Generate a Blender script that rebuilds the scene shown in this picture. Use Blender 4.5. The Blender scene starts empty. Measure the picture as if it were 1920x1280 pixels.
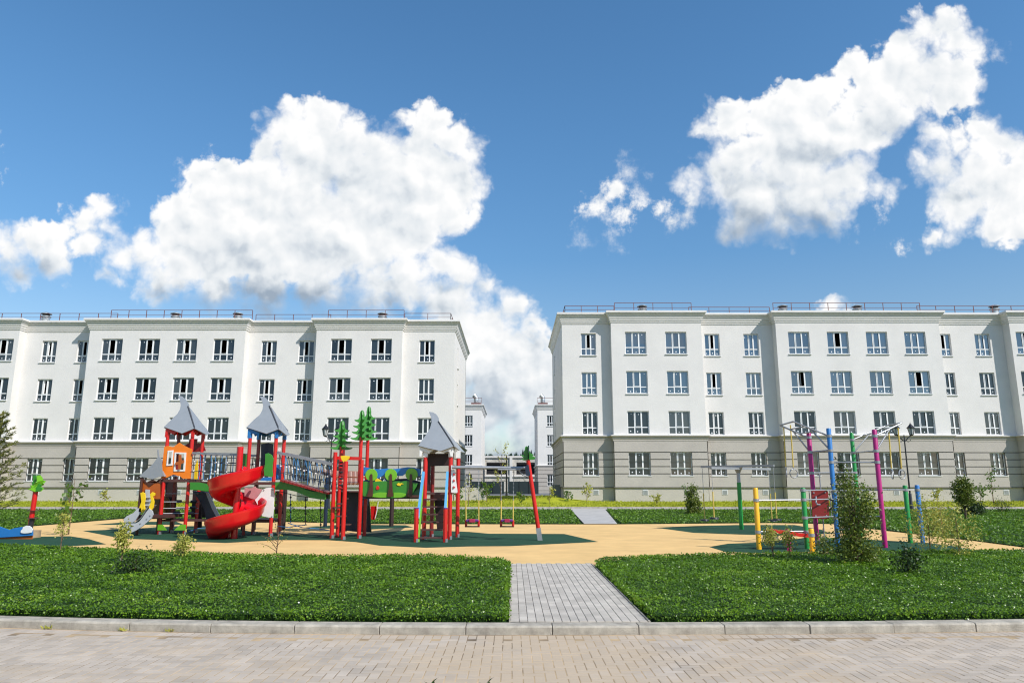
import bpy, bmesh, math, random
import numpy as np
from mathutils import Vector, Matrix
random.seed(7); rng = np.random.default_rng(7)
R = math.radians
S = bpy.context.scene
COL = S.collection
# ------------------------------------------------------------------ camera
H = 1.7; PITCH = R(11.1); F = 1365.0
cam = bpy.data.cameras.new('camera'); co = bpy.data.objects.new('camera', cam); COL.objects.link(co)
co.location = (0, 0, H); co.rotation_euler = (R(90) + PITCH, 0, 0)
cam.sensor_width = 36; cam.lens = F / 1920 * 36; cam.clip_start = 0.1; cam.clip_end = 12000
S.camera = co
cp, sp = math.cos(PITCH), math.sin(PITCH)
# ------------------------------------------------------------------ light
SUN_EL = 42.0; SUN_AZ = 50.0      # azimuth: degrees to the right of straight behind the camera
sdir = Vector((math.sin(R(SUN_AZ)) * math.cos(R(SUN_EL)), -math.cos(R(SUN_AZ)) * math.cos(R(SUN_EL)), math.sin(R(SUN_EL))))
w = bpy.data.worlds.new('World'); S.world = w; w.use_nodes = True
nt = w.node_tree; bg = nt.nodes['Background']
sk = nt.nodes.new('ShaderNodeTexSky'); sk.sky_type = 'NISHITA'; sk.sun_disc = False
sk.sun_elevation = R(SUN_EL); sk.sun_rotation = math.atan2(sdir.x, sdir.y)
sk.air_density = 1.0; sk.dust_density = 0.15; sk.ozone_density = 2.4; sk.altitude = 100
hs = nt.nodes.new('ShaderNodeHueSaturation'); hs.inputs['Hue'].default_value = .495; hs.inputs['Saturation'].default_value = 1.2
nt.links.new(sk.outputs[0], hs.inputs['Color']); 
_g = nt.nodes.new('ShaderNodeTexCoord'); _s = nt.nodes.new('ShaderNodeSeparateXYZ'); nt.links.new(_g.outputs['Generated'], _s.inputs[0])
_m = nt.nodes.new('ShaderNodeMapRange'); nt.links.new(_s.outputs[2], _m.inputs[0]); _m.inputs['From Min'].default_value = .0; _m.inputs['From Max'].default_value = .3; _m.inputs['To Min'].default_value = .9; _m.inputs['To Max'].default_value = 1.20
_b = nt.nodes.new('ShaderNodeMapRange'); _b.interpolation_type = 'SMOOTHSTEP'; nt.links.new(_s.outputs[2], _b.inputs[0]); _b.inputs['From Min'].default_value = -.05; _b.inputs['From Max'].default_value = .5; _b.inputs['To Min'].default_value = .82; _b.inputs['To Max'].default_value = 1.27
nt.links.new(_b.outputs[0], hs.inputs['Value']); nt.links.new(_m.outputs[0], hs.inputs['Saturation']); nt.links.new(hs.outputs[0], bg.inputs[0]); bg.inputs[1].default_value = 0.125
S.cycles.pixel_filter_type = 'BLACKMAN_HARRIS'; S.cycles.filter_width = 1.15
# ---- sky: clear-sky model with cumulus clouds, all by direction
class NB:
    def __init__(s, t): s.t = t
    def n(s, k, **a):
        x = s.t.nodes.new(k)
        for i, v in a.items(): setattr(x, i, v)
        return x
    def put(s, sock, v):
        if hasattr(v, 'links') or isinstance(v, bpy.types.NodeSocket): s.t.links.new(v, sock)
        else: sock.default_value = v
    def m(s, op, a, b=0.0, c=None, clamp=False):
        x = s.n('ShaderNodeMath', operation=op, use_clamp=clamp); s.put(x.inputs[0], a); s.put(x.inputs[1], b)
        if c is not None: s.put(x.inputs[2], c)
        return x.outputs[0]
    def v(s, op, a, b=(0,0,0), out=0, scale=None):
        x = s.n('ShaderNodeVectorMath', operation=op); s.put(x.inputs[0], a); s.put(x.inputs[1], b)
        if scale is not None: s.put(x.inputs['Scale'], scale)
        return x.outputs[out]
    def comb(s, x, y, z=0.0):
        c = s.n('ShaderNodeCombineXYZ'); s.put(c.inputs[0], x); s.put(c.inputs[1], y); s.put(c.inputs[2], z); return c.outputs[0]
    def noise(s, vec, scale, det=4, rough=.5, out=0, three=False):
        x = s.n('ShaderNodeTexNoise', noise_dimensions='3D' if three else '2D'); s.put(x.inputs['Vector'], vec); x.inputs['Scale'].default_value = scale; x.inputs['Detail'].default_value = det; x.inputs['Roughness'].default_value = rough
        return x.outputs[out]
    def voro(s, vec, scale, det=2, rough=.5):
        x = s.n('ShaderNodeTexVoronoi', feature='F1', voronoi_dimensions='2D'); s.put(x.inputs['Vector'], vec); x.inputs['Scale'].default_value = scale
        x.inputs['Detail'].default_value = det; x.inputs['Roughness'].default_value = rough
        return x.outputs['Distance']
    def sst(s, v, a, b, lo=0.0, hi=1.0, lin=False):
        x = s.n('ShaderNodeMapRange', interpolation_type='LINEAR' if lin else 'SMOOTHSTEP', clamp=True) if True else None
        s.put(x.inputs['Value'], v); s.put(x.inputs['From Min'], a); s.put(x.inputs['From Max'], b); s.put(x.inputs['To Min'], lo); s.put(x.inputs['To Max'], hi); return x.outputs[0]
    def mix(s, f, a, b):
        x = s.n('ShaderNodeMix', data_type='RGBA'); s.put(x.inputs[0], f); s.put(x.inputs[6], a); s.put(x.inputs[7], b); return x.outputs[2]
BL = [ # big cumulus: (px, py, radius px)
 (545,235,52),(600,228,46),(650,258,54),(505,272,36),(715,285,46),(590,300,85),(690,345,85),(500,340,62),(440,375,72),(385,350,44),(345,400,52),(310,425,30),(400,450,95),(520,440,110),(640,430,110),(740,430,85),(800,400,62),(330,480,62),(270,470,42),(230,480,34),(300,520,50),(400,545,52),(500,540,58),(600,545,56),(700,540,58),(770,520,62),(455,400,60),(560,380,90),
 (790,225,36),(822,232,34),(850,270,46),(880,300,32),(870,350,46),(885,395,28),(840,400,44),(790,280,48),(770,340,58),(830,330,60),(760,235,16),(215,478,20),
 # lower bank
 (830,500,40),(870,520,44),(915,545,28),(850,570,62),(965,575,36),(945,560,18),(990,600,26),(910,620,66),(960,650,56),(1010,655,34),(870,660,70),(940,720,85),(1000,720,60),(1040,700,50),(900,780,70),(980,800,60),(1045,780,50),(850,720,60),(890,860,60),(960,880,60),(1020,850,50),
 # wide one on the right
 (1490,215,62),(1440,215,46),(1540,195,44),(1370,230,44),(1320,240,22),(1480,290,90),(1390,300,60),(1560,260,72),(1340,330,50),(1300,345,32),(1420,370,82),(1520,360,78),(1590,330,52),(1560,400,46),(1470,410,52),(1390,415,42),(1370,440,22),(1620,250,52),(1660,210,60),(1640,160,44),(1700,150,72),(1690,95,44),(1730,60,40),(1770,45,34),(1800,75,42),(1815,110,32),(1780,140,62),(1775,175,36),(1595,120,26),(1578,140,20),(1640,352,24),(1665,350,14),
 # right edge
 (1850,250,34),(1800,275,36),(1745,255,34),(1890,270,34),(1770,310,52),(1840,330,75),(1910,350,60),(1730,300,30),(1800,385,62),(1870,410,52),(1760,440,24),(1930,300,40),(1940,400,60),(1960,330,60),
 # left edge
 (185,395,28),(205,388,12),(160,420,36),(110,440,40),(60,455,40),(10,475,46),(-40,470,60),(95,485,44),(40,510,34),(165,460,34),(195,425,22),(205,515,14),(222,525,10),
 (1565,583,16),(1585,590,14),(1545,590,12)]
WS = [(1175,325,28),(1155,360,30),(1185,360,26),(1120,385,22),(1165,400,26),(1095,395,16),(1090,440,20),(1150,445,20),(1165,465,14),(1212,330,14),(1265,410,24),(1245,395,18),(1285,400,18),(1305,300,14),(1630,370,16),(1870,95,16),(1645,410,12),(345,315,14),(395,300,14),(1610,430,8),(10,330,10),(-5,245,14),(1690,460,10)]
# grey undersides and hollows: (px, py, rx, ry, strength)
SH = [(500,575,300,52,1.0),(620,465,130,45,.22),(650,360,130,60,.26),(430,490,130,40,.24),(330,560,130,36,.6),(700,420,70,60,.25),(900,770,200,90,.55),(950,690,80,22,.45),(1000,640,40,20,.3),(1450,430,190,75,.75),(1420,350,100,50,.30),(1540,290,130,26,.34),(1680,240,90,30,.3),(60,512,130,34,.45),(1810,360,70,16,.4),(1760,330,30,50,.30),(850,545,50,18,.3),(880,340,30,50,.25),(1720,140,60,60,.18),(955,850,150,60,.75),(955,790,60,30,.5)]
def cloud_sky(nt, sky_out):
    B = NB(nt)
    tc = B.n('ShaderNodeTexCoord').outputs['Generated']
    sx = B.n('ShaderNodeSeparateXYZ'); nt.links.new(tc, sx.inputs[0]); x, y, z = sx.outputs
    fw = B.m('ADD', B.m('MULTIPLY', y, cp), B.m('MULTIPLY', z, sp))
    fs = B.m('MAXIMUM', fw, .05)
    k = F/1000
    u = B.m('MULTIPLY', B.m('DIVIDE', x, fs), k)
    v = B.m('MULTIPLY', B.m('DIVIDE', B.m('SUBTRACT', B.m('MULTIPLY', z, cp), B.m('MULTIPLY', y, sp)), fs), k)
    q = B.comb(u, v, 0.0)
    def c(px, py): return ((px-960)/1000, (640-py)/1000, 0)
    g = bpy.data.node_groups.new('cloud_field', 'ShaderNodeTree')
    g.interface.new_socket('q', in_out='INPUT', socket_type='NodeSocketVector')
    for nm in ('h', 'billow'): g.interface.new_socket(nm, in_out='OUTPUT', socket_type='NodeSocketFloat')
    gb = NB(g); gi = g.nodes.new('NodeGroupInput'); go = g.nodes.new('NodeGroupOutput')
    q0 = gi.outputs[0]
    w1 = gb.v('SCALE', gb.v('SUBTRACT', gb.noise(q0, 9, 2, .5, 1), (.5,.5,.5)), scale=.030)
    w2 = gb.v('SCALE', gb.v('SUBTRACT', gb.noise(q0, 34, 3, .55, 1), (.5,.5,.5)), scale=.016)
    qw = gb.v('ADD', q0, gb.v('ADD', w1, w2))
    qw = gb.v('MULTIPLY', qw, (1,1,0))
    def union(lst, lift=0.0):
        cur = None
        for (px, py, r) in lst:
            d = gb.v('DISTANCE', qw, c(px, py), out=1); e = gb.m('MULTIPLY_ADD', d, -1.0, r/1000.0)
            if cur is None: cur = e
            else:
                cur = gb.m('SMOOTH_MAX', cur, e, .018)
        return cur
    D1 = union(BL)
    D2 = union(WS)
    # billows
    b1 = gb.m('SUBTRACT', .5, gb.voro(qw, 17, 3, .55))
    fb = gb.m('SUBTRACT', gb.noise(q0, 30, 7, .60), .5)
    bil = gb.m('ADD', gb.m('MULTIPLY', b1, .030), gb.m('MULTIPLY', fb, .026))
    wsp = gb.m('MULTIPLY', gb.m('SUBTRACT', gb.noise(q0, 26, 8, .66), .52), .12)
    h1 = gb.m('ADD', gb.m('ADD', D1, .017), bil)
    h2 = gb.m('ADD', gb.m('MULTIPLY', D2, 1.0), wsp)
    g.links.new(gb.m('MAXIMUM', h1, gb.m('MULTIPLY', h2, .45)), go.inputs[0]); g.links.new(gb.m('SUBTRACT', .5, gb.voro(gb.v('ADD', qw, (3.3,1.7,0)), 7.5, 3, .50)), go.inputs[1])
    def field(qq):
        n = nt.nodes.new('ShaderNodeGroup'); n.node_tree = g; nt.links.new(qq, n.inputs[0]); return n.outputs
    h, bl = field(q); hL, blL = field(B.v('ADD', q, (.012,.018,0)))
    hs_ = B.m('MINIMUM', h, .10); hLs = B.m('MINIMUM', hL, .10)
    lit = B.m('SUBTRACT', hs_, hLs)                       # > 0 on the side turned to the sun
    bll = B.m('SUBTRACT', bl, blL)
    # undersides
    su = None
    qs = B.v('ADD', q, B.v('SCALE', B.v('SUBTRACT', B.noise(q, 14, 4, .6, 1), (.5,.5,.5)), scale=.05))
    for (px, py, rx, ry, s_) in SH:
        a = B.v('LENGTH', B.v('MULTIPLY', B.v('SUBTRACT', qs, c(px, py)), (1000/rx, 1000/ry, 0)), out=1)
        e = B.sst(a, 0.0, 1.5, s_, 0.0); su = e if su is None else B.m('MAXIMUM', su, e)
    # softness of the rim varies along the cloud
    soft = B.sst(B.noise(q, 5, 2), .35, .65, .012, .040)
    alpha = B.sst(h, -.004, B.m('MULTIPLY_ADD', su, .045, soft))
    low = B.noise(q, 5, 3, .5)
    shade = B.m('ADD', B.m('MULTIPLY', B.m('MAXIMUM', lit, -.05), 1.9), B.m('MULTIPLY', bll, .75))
    shade = B.m('ADD', shade, B.m('MULTIPLY', B.m('SUBTRACT', low, .5), .22))
    shade = B.m('SUBTRACT', B.m('ADD', shade, B.sst(h, 0.0, .05, .98, .76)), B.m('MULTIPLY', su, .92))
    shade = B.m('MAXIMUM', shade, 0.0)
    cr = B.n('ShaderNodeValToRGB'); nt.links.new(shade, cr.inputs[0])
    el = cr.color_ramp.elements; el[0].position = 0.0; el[0].color = (.34,.42,.52,1); el[1].position = .92; el[1].color = (1.0,1.0,1.0,1)
    e = el.new(.25); e.color = (.52,.59,.67,1); e = el.new(.55); e.color = (.80,.84,.875,1)
    # clouds elsewhere in the sky (outside the picture): the same kind, broken cumulus
    wl = B.noise(tc, 2.6, 8, .58, three=True); zz_ = B.sst(z, .05, .3)
    other = B.m('MULTIPLY', B.sst(wl, .56, .62), zz_)
    au, av = B.m('ABSOLUTE', u), v
    inside = B.m('MULTIPLY', B.sst(au, 1.06, 1.25, 1.0, 0.0), B.sst(v, .70, .85, 1.0, 0.0)); inside = B.m('MULTIPLY', inside, B.sst(fw, .05, .1))
    alpha = B.m('ADD', B.m('MULTIPLY', alpha, inside), B.m('MULTIPLY', other, B.m('SUBTRACT', 1.0, inside)), clamp=True)
    cl = B.mix(B.m('SUBTRACT', 1.0, inside), cr.outputs[0], (.80,.84,.88,1))
    b2 = B.n('ShaderNodeBackground'); nt.links.new(cl, b2.inputs[0]); b2.inputs[1].default_value = CLOUD_LUM
    mx = B.n('ShaderNodeMixShader'); nt.links.new(alpha, mx.inputs[0]); nt.links.new(sky_out, mx.inputs[1]); nt.links.new(b2.outputs[0], mx.inputs[2])
    nt.links.new(mx.outputs[0], nt.nodes['World Output'].inputs[0])
CLOUD_LUM = .94
cloud_sky(nt, bg.outputs[0])
w.cycles.sampling_method = 'MANUAL'; w.cycles.sample_map_resolution = 256
sl = bpy.data.lights.new('sun', 'SUN'); sl.energy = 4.6; sl.angle = R(0.5); sl.color = (1, .965, .90)
so = bpy.data.objects.new('sun', sl); COL.objects.link(so)
so.rotation_euler = sdir.to_track_quat('Z', 'Y').to_euler()
S.view_settings.view_transform = 'Standard'; S.view_settings.look = 'None'
S.view_settings.exposure = 0.1; S.view_settings.gamma = 1; S.view_settings.use_curve_mapping = False
S.render.engine = 'CYCLES'
S.cycles.max_bounces = 8; S.cycles.diffuse_bounces = 3; S.cycles.glossy_bounces = 3; S.cycles.transparent_max_bounces = 24
S.cycles.use_denoising = True; S.cycles.caustics_reflective = False; S.cycles.caustics_refractive = False
# ------------------------------------------------------------------ geometry helpers
Z0 = 0.10
cp, sp = math.cos(PITCH), math.sin(PITCH)
def P(px, py, Y):                       # point on the vertical plane at distance Y
    t = (640 - py) / F
    dz = Y * (sp + t * cp) / (cp - t * sp)
    d = Y * cp + dz * sp
    return Vector(((px - 960) / F * d, Y, H + dz))
def G(px, py, z=Z0):                    # point on the ground
    a = math.atan((py - 640) / F) - PITCH
    Y = (H - z) / math.tan(a)
    return P(px, py, Y)
def setp(o, label=None, cat=None, group=None, kind=None, category=None):
    cat = cat or category
    if label: o['label'] = label
    if cat: o['category'] = cat
    if group: o['group'] = group
    if kind: o['kind'] = kind
    return o
def thing(name, label, cat, loc=(0, 0, 0), group=None):
    o = bpy.data.objects.new(name, None); COL.objects.link(o); o.location = loc; o.empty_display_size = .3
    return setp(o, label, cat, group)
def rootloc(o):
    while o.parent: o = o.parent
    return o.location.copy()
class MB:
    def __init__(s): s.v = []; s.f = []
    def add(s, vs, fs):
        n = len(s.v); s.v += [tuple(v) for v in vs]; s.f += [tuple(i + n for i in f) for f in fs]; return s
    def box(s, a, b):
        x0, y0, z0 = a; x1, y1, z1 = b
        return s.add([(x0,y0,z0),(x1,y0,z0),(x1,y1,z0),(x0,y1,z0),(x0,y0,z1),(x1,y0,z1),(x1,y1,z1),(x0,y1,z1)],
              [(0,3,2,1),(4,5,6,7),(0,1,5,4),(1,2,6,5),(2,3,7,6),(3,0,4,7)])
    def cbox(s, c, d): return s.box([c[i]-d[i]/2 for i in range(3)], [c[i]+d[i]/2 for i in range(3)])
    def bar(s, p, q, w, h=None, up=(0,0,1)):
        p, q = Vector(p), Vector(q); d = (q-p).normalized(); u = Vector(up)
        if abs(d.dot(u)) > .98: u = Vector((0,1,0))
        a = d.cross(u).normalized(); b = a.cross(d).normalized(); h = h or w; w /= 2; h /= 2
        vs = [p+a*w*i+b*h*j for i,j in ((-1,-1),(1,-1),(1,1),(-1,1))] + [q+a*w*i+b*h*j for i,j in ((-1,-1),(1,-1),(1,1),(-1,1))]
        return s.add(vs, [(0,1,2,3),(7,6,5,4),(0,4,5,1),(1,5,6,2),(2,6,7,3),(3,7,4,0)])
    def tube(s, pts, r, n=8, caps=True):
        pts = [Vector(p) for p in pts]; rs = r if isinstance(r, (list, tuple)) else [r]*len(pts)
        base = len(s.v); pa = None
        for i, p in enumerate(pts):
            d = (pts[min(i+1, len(pts)-1)] - pts[max(i-1, 0)]).normalized()
            if pa is None:
                u = Vector((0,0,1)) if abs(d.z) < .9 else Vector((1,0,0))
                a = d.cross(u).normalized()
            else:
                a = (pa - d*pa.dot(d)).normalized()
            pa = a; b = d.cross(a)
            for k in range(n):
                t = 2*math.pi*k/n
                s.v.append(tuple(p + (a*math.cos(t)+b*math.sin(t))*rs[i]))
        for i in range(len(pts)-1):
            for k in range(n):
                k2 = (k+1) % n
                s.f.append((base+i*n+k, base+i*n+k2, base+(i+1)*n+k2, base+(i+1)*n+k))
        if caps:
            s.f.append(tuple(base+k for k in reversed(range(n)))); e = base+(len(pts)-1)*n
            s.f.append(tuple(e+k for k in range(n)))
        return s
    def prism(s, poly, ext):            # planar polygon (3d points) pushed along ext, centred
        e = Vector(ext)/2; n = len(poly); poly = [Vector(p) for p in poly]
        # orient so that the first cap faces -ext
        nn = Vector((0,0,0))
        for i in range(n): nn += poly[i].cross(poly[(i+1) % n])
        if nn.dot(e) > 0: poly.reverse()
        return s.add([p-e for p in poly]+[p+e for p in poly], [tuple(range(n)), tuple(reversed(range(n, 2*n)))] + [(i, i+n, (i+1) % n+n, (i+1) % n) for i in range(n)])
    def ball(s, c, r, n=10, m=7, sc=(1,1,1)):
        c = Vector(c); base = len(s.v)
        s.v.append(tuple(c+Vector((0,0,-r*sc[2]))))
        for j in range(1, m):
            t = math.pi*j/m - math.pi/2
            for k in range(n):
                a = 2*math.pi*k/n
                s.v.append(tuple(c+Vector((math.cos(a)*math.cos(t)*sc[0], math.sin(a)*math.cos(t)*sc[1], math.sin(t)*sc[2]))*r))
        s.v.append(tuple(c+Vector((0,0,r*sc[2])))); top = len(s.v)-1
        for k in range(n): s.f.append((base, base+1+(k+1) % n, base+1+k)); s.f.append((top, top-n+k, top-n+(k+1) % n))
        for j in range(m-2):
            for k in range(n):
                a = base+1+j*n; s.f.append((a+k, a+(k+1) % n, a+n+(k+1) % n, a+n+k))
        return s
    def build(s, name, mat, parent=None, smooth=False, loc=None, bevel=0, **kw):
        off = rootloc(parent) if parent else Vector(loc or (0,0,0))
        me = bpy.data.meshes.new(name)
        me.from_pydata([(v[0]-off.x, v[1]-off.y, v[2]-off.z) for v in s.v], [], s.f); me.materials.append(mat)
        if smooth: me.polygons.foreach_set('use_smooth', [True]*len(me.polygons)); me.set_sharp_from_angle(angle=R(40))
        me.update()
        o = bpy.data.objects.new(name, me); COL.objects.link(o)
        if parent: o.parent = parent
        else: o.location = off
        if bevel:
            b = o.modifiers.new('bevel', 'BEVEL'); b.width = bevel; b.segments = 2; b.limit_method = 'ANGLE'; b.angle_limit = R(35)
        return setp(o, **kw)
def npmesh(name, verts, faces4, mat, parent=None, smooth=False, **kw):    # many quads at once
    me = bpy.data.meshes.new(name); nv, nf = len(verts), len(faces4); k = faces4.shape[1]
    me.vertices.add(nv); me.vertices.foreach_set('co', np.asarray(verts, np.float32).ravel())
    me.loops.add(nf*k); me.loops.foreach_set('vertex_index', np.asarray(faces4, np.int32).ravel())
    me.polygons.add(nf); me.polygons.foreach_set('loop_start', np.arange(0, nf*k, k, dtype=np.int32))
    me.polygons.foreach_set('loop_total', np.full(nf, k, np.int32))
    me.polygons.foreach_set('use_smooth', np.full(nf, smooth))
    me.update(calc_edges=True); me.materials.append(mat)
    o = bpy.data.objects.new(name, me); COL.objects.link(o)
    if parent: o.parent = parent
    return setp(o, **kw)
def link_copy(o, parent, loc=None, name=None):
    c = o.copy(); COL.objects.link(c); c.parent = parent
    if loc is not None: c.location = loc
    return c
def copy_tree(o, parent=None):
    c = o.copy(); COL.objects.link(c); c.parent = parent
    for ch in list(o.children): copy_tree(ch, c)
    return c
# ------------------------------------------------------------------ materials
def mat(name, col, rough=.6, var=.0, scale=8, bump=0, bscale=60, spec=.5, metal=0, coat=0, col2=None, island=0, detail=4, thr=None):
    m = bpy.data.materials.new(name); m.use_nodes = True; t = m.node_tree; b = t.nodes['Principled BSDF']
    b.inputs['Base Color'].default_value = (*col, 1); b.inputs['Roughness'].default_value = rough
    b.inputs['Specular IOR Level'].default_value = spec; b.inputs['Metallic'].default_value = metal
    b.inputs['Coat Weight'].default_value = coat
    N = t.nodes.new; L = t.links.new
    geo = N('ShaderNodeNewGeometry')
    if var or col2:
        no = N('ShaderNodeTexNoise'); no.inputs['Scale'].default_value = scale; no.inputs['Detail'].default_value = detail; no.inputs['Roughness'].default_value = .65
        L(geo.outputs['Position'], no.inputs['Vector'])
        r = N('ShaderNodeValToRGB'); L(no.outputs[0], r.inputs[0])
        c1 = tuple(max(0, c*(1-var)) for c in col); c2 = col2 or tuple(min(1, c*(1+var)) for c in col)
        lo, hi = thr or (.32, .68)
        r.color_ramp.elements[0].position = lo; r.color_ramp.elements[1].position = hi
        r.color_ramp.elements[0].color = (*c1, 1); r.color_ramp.elements[1].color = (*c2, 1)
        out = r.outputs[0]
        if island:
            oi = N('ShaderNodeObjectInfo'); ad = N('ShaderNodeMath'); ad.operation = 'ADD'
            L(oi.outputs['Random'], ad.inputs[0]); L(geo.outputs['Random Per Island'], ad.inputs[1])
            fr = N('ShaderNodeMath'); fr.operation = 'FRACT'; L(ad.outputs[0], fr.inputs[0])
            mr = N('ShaderNodeMapRange'); mr.inputs['To Min'].default_value = 1-island; mr.inputs['To Max'].default_value = 1+island
            L(fr.outputs[0], mr.inputs[0])
            vm = N('ShaderNodeVectorMath'); vm.operation = 'SCALE'; L(out, vm.inputs[0]); L(mr.outputs[0], vm.inputs['Scale']); out = vm.outputs[0]
        L(out, b.inputs['Base Color'])
    if bump:
        n2 = N('ShaderNodeTexNoise'); n2.inputs['Scale'].default_value = bscale; n2.inputs['Detail'].default_value = 3
        L(geo.outputs['Position'], n2.inputs['Vector'])
        bp = N('ShaderNodeBump'); bp.inputs['Strength'].default_value = bump; bp.inputs['Distance'].default_value = 1/bscale
        L(n2.outputs[0], bp.inputs['Height']); L(bp.outputs[0], b.inputs['Normal'])
    return m
def stain(m, col, cx, half, scale=.9, lo=.45, hi=.70):
    t = m.node_tree; b = t.nodes['Principled BSDF']; N = t.nodes.new; L = t.links.new
    src = b.inputs['Base Color'].links[0].from_socket; geo = N('ShaderNodeNewGeometry'); sx = N('ShaderNodeSeparateXYZ'); L(geo.outputs['Position'], sx.inputs[0])
    d = N('ShaderNodeMath'); d.operation = 'SUBTRACT'; L(sx.outputs[0], d.inputs[0]); d.inputs[1].default_value = cx
    a = N('ShaderNodeMath'); a.operation = 'ABSOLUTE'; L(d.outputs[0], a.inputs[0])
    f = N('ShaderNodeMapRange'); L(a.outputs[0], f.inputs[0]); f.inputs['From Max'].default_value = half; f.inputs['To Min'].default_value = .22; f.inputs['To Max'].default_value = -.06
    no = N('ShaderNodeTexNoise'); no.inputs['Scale'].default_value = scale; no.inputs['Detail'].default_value = 6; no.inputs['Roughness'].default_value = .65; L(geo.outputs['Position'], no.inputs['Vector'])
    s = N('ShaderNodeMath'); s.operation = 'ADD'; L(no.outputs[0], s.inputs[0]); L(f.outputs[0], s.inputs[1])
    r = N('ShaderNodeMapRange'); L(s.outputs[0], r.inputs[0]); r.inputs['From Min'].default_value = lo; r.inputs['From Max'].default_value = hi; r.inputs['To Max'].default_value = .75
    mx = N('ShaderNodeMix'); mx.data_type = 'RGBA'; L(r.outputs[0], mx.inputs[0]); L(src, mx.inputs[6]); mx.inputs[7].default_value = (*col, 1); L(mx.outputs[2], b.inputs['Base Color'])
def leafmat(name, c1, c2, c3=None, trans=.35, rough=.45, patch=1.2):
    m = bpy.data.materials.new(name); m.use_nodes = True; t = m.node_tree; b = t.nodes['Principled BSDF']
    N = t.nodes.new; L = t.links.new
    geo = N('ShaderNodeNewGeometry')
    no = N('ShaderNodeTexNoise'); no.inputs['Scale'].default_value = patch; no.inputs['Detail'].default_value = 3
    L(geo.outputs['Position'], no.inputs['Vector'])
    mx = N('ShaderNodeMath'); mx.operation = 'MULTIPLY_ADD'; mx.inputs[1].default_value = .55; mx.use_clamp = True
    L(geo.outputs['Random Per Island'], mx.inputs[0])
    ms = N('ShaderNodeMath'); ms.operation = 'MULTIPLY_ADD'; ms.inputs[1].default_value = 1.5; ms.inputs[2].default_value = -.5
    L(no.outputs[0], ms.inputs[0]); L(ms.outputs[0], mx.inputs[2])
    r = N('ShaderNodeValToRGB'); L(mx.outputs[0], r.inputs[0])
    r.color_ramp.elements[0].color = (*c1, 1); r.color_ramp.elements[1].color = (*c2, 1)
    if c3: e = r.color_ramp.elements.new(.93); e.color = (*c2, 1); r.color_ramp.elements[-1].color = (*c3, 1)
    L(r.outputs[0], b.inputs['Base Color']); b.inputs['Roughness'].default_value = rough
    tr = N('ShaderNodeBsdfTranslucent'); L(r.outputs[0], tr.inputs[0])
    mi = N('ShaderNodeMixShader'); mi.inputs[0].default_value = trans
    L(b.outputs[0], mi.inputs[1]); L(tr.outputs[0], mi.inputs[2])
    L(mi.outputs[0], t.nodes['Material Output'].inputs[0])
    return m
M = {}
def defm(k, *a, **kw): M[k] = mat(k, *a, **kw)
defm('white_plaster', (.72,.69,.665), .9, var=.04, scale=.6, bump=.16, bscale=14, spec=.2)
defm('beige_plaster', (.455,.415,.375), .9, var=.06, scale=.7, bump=.18, bscale=14, spec=.2)
defm('plinth_plaster', (.50,.46,.405), .9, var=.05, scale=.6, bump=.4, bscale=16, spec=.2)
defm('groove', (.20,.185,.165), .9, spec=.1)
defm('window_white', (.80,.80,.80), .35)
defm('sill_white', (.74,.74,.74), .4)
defm('interior', (.030,.030,.034), .9, spec=.1)
defm('sticker', (.75,.77,.80), .6)
defm('rail_brown', (.16,.055,.045), .5)
defm('galv', (.36,.37,.39), .5, metal=.55, var=.1, scale=6)
defm('vent_metal', (.55,.54,.52), .35, metal=.8, var=.25, scale=5)
defm('roof_dark', (.10,.09,.085), .9)
defm('grille', (.22,.23,.22), .6)
defm('paver_grey', (.455,.385,.315), .85, var=.12, scale=1.6, bump=.5, bscale=160, island=.11, spec=.3)
defm('paver_path', (.48,.43,.37), .85, var=.13, scale=2.6, bump=.5, bscale=160, island=.12, spec=.3)
defm('sand', (.22,.17,.12), .95, var=.25, scale=1.0, bump=.6, bscale=150, col2=(.62,.45,.27), spec=.1)
stain(M['paver_grey'], (.50,.385,.265), .6, 3.2)
defm('path_joint', (.10,.085,.07), .95, spec=.1)
defm('kerb', (.40,.36,.30), .9, var=.30, scale=6, bump=.8, bscale=90, detail=8, spec=.2, island=.06)
defm('rubber_yellow', (.72,.47,.20), .95, var=.09, scale=.9, bump=.5, bscale=220, spec=.15)
defm('rubber_green', (.018,.064,.034), .9, var=.10, scale=2.5, bump=.4, bscale=220, spec=.2)
defm('soil', (.065,.045,.03), .95, var=.35, scale=14, bump=1, bscale=30, spec=.1)
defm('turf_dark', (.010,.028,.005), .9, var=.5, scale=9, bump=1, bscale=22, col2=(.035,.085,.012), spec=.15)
defm('turf_lime', (.26,.30,.015), .9, var=.2, scale=1.1, bump=.8, bscale=30, col2=(.40,.42,.03), spec=.1)
defm('far_ground', (.09,.12,.04), .95, var=.3, scale=.05)
defm('asphalt', (.16,.16,.165), .9, var=.1, scale=2, bump=.3, bscale=80)
defm('path_far', (.42,.40,.38), .9, var=.12, scale=1.5, bump=.3, bscale=60)
def paint(k, c, rough=.38, coat=.15): defm(k, c, rough, var=.05, scale=5, coat=coat, bump=.06, bscale=40)
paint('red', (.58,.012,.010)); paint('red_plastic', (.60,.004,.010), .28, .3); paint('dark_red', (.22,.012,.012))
paint('roof_grey', (.255,.275,.30), .42); paint('roof_grey_edge', (.05,.05,.055)); paint('orange', (.82,.20,.010)); paint('orange_brown', (.40,.09,.012))
paint('blue', (.02,.17,.47)); paint('navy', (.010,.022,.050)); paint('light_blue', (.10,.36,.62)); paint('green', (.035,.215,.022)); paint('lime', (.155,.42,.02))
paint('dark_green', (.006,.042,.018)); paint('yellow', (.80,.55,.012)); paint('olive', (.16,.085,.012)); paint('white_panel', (.78,.77,.76)); paint('pink', (.55,.24,.25))
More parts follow.
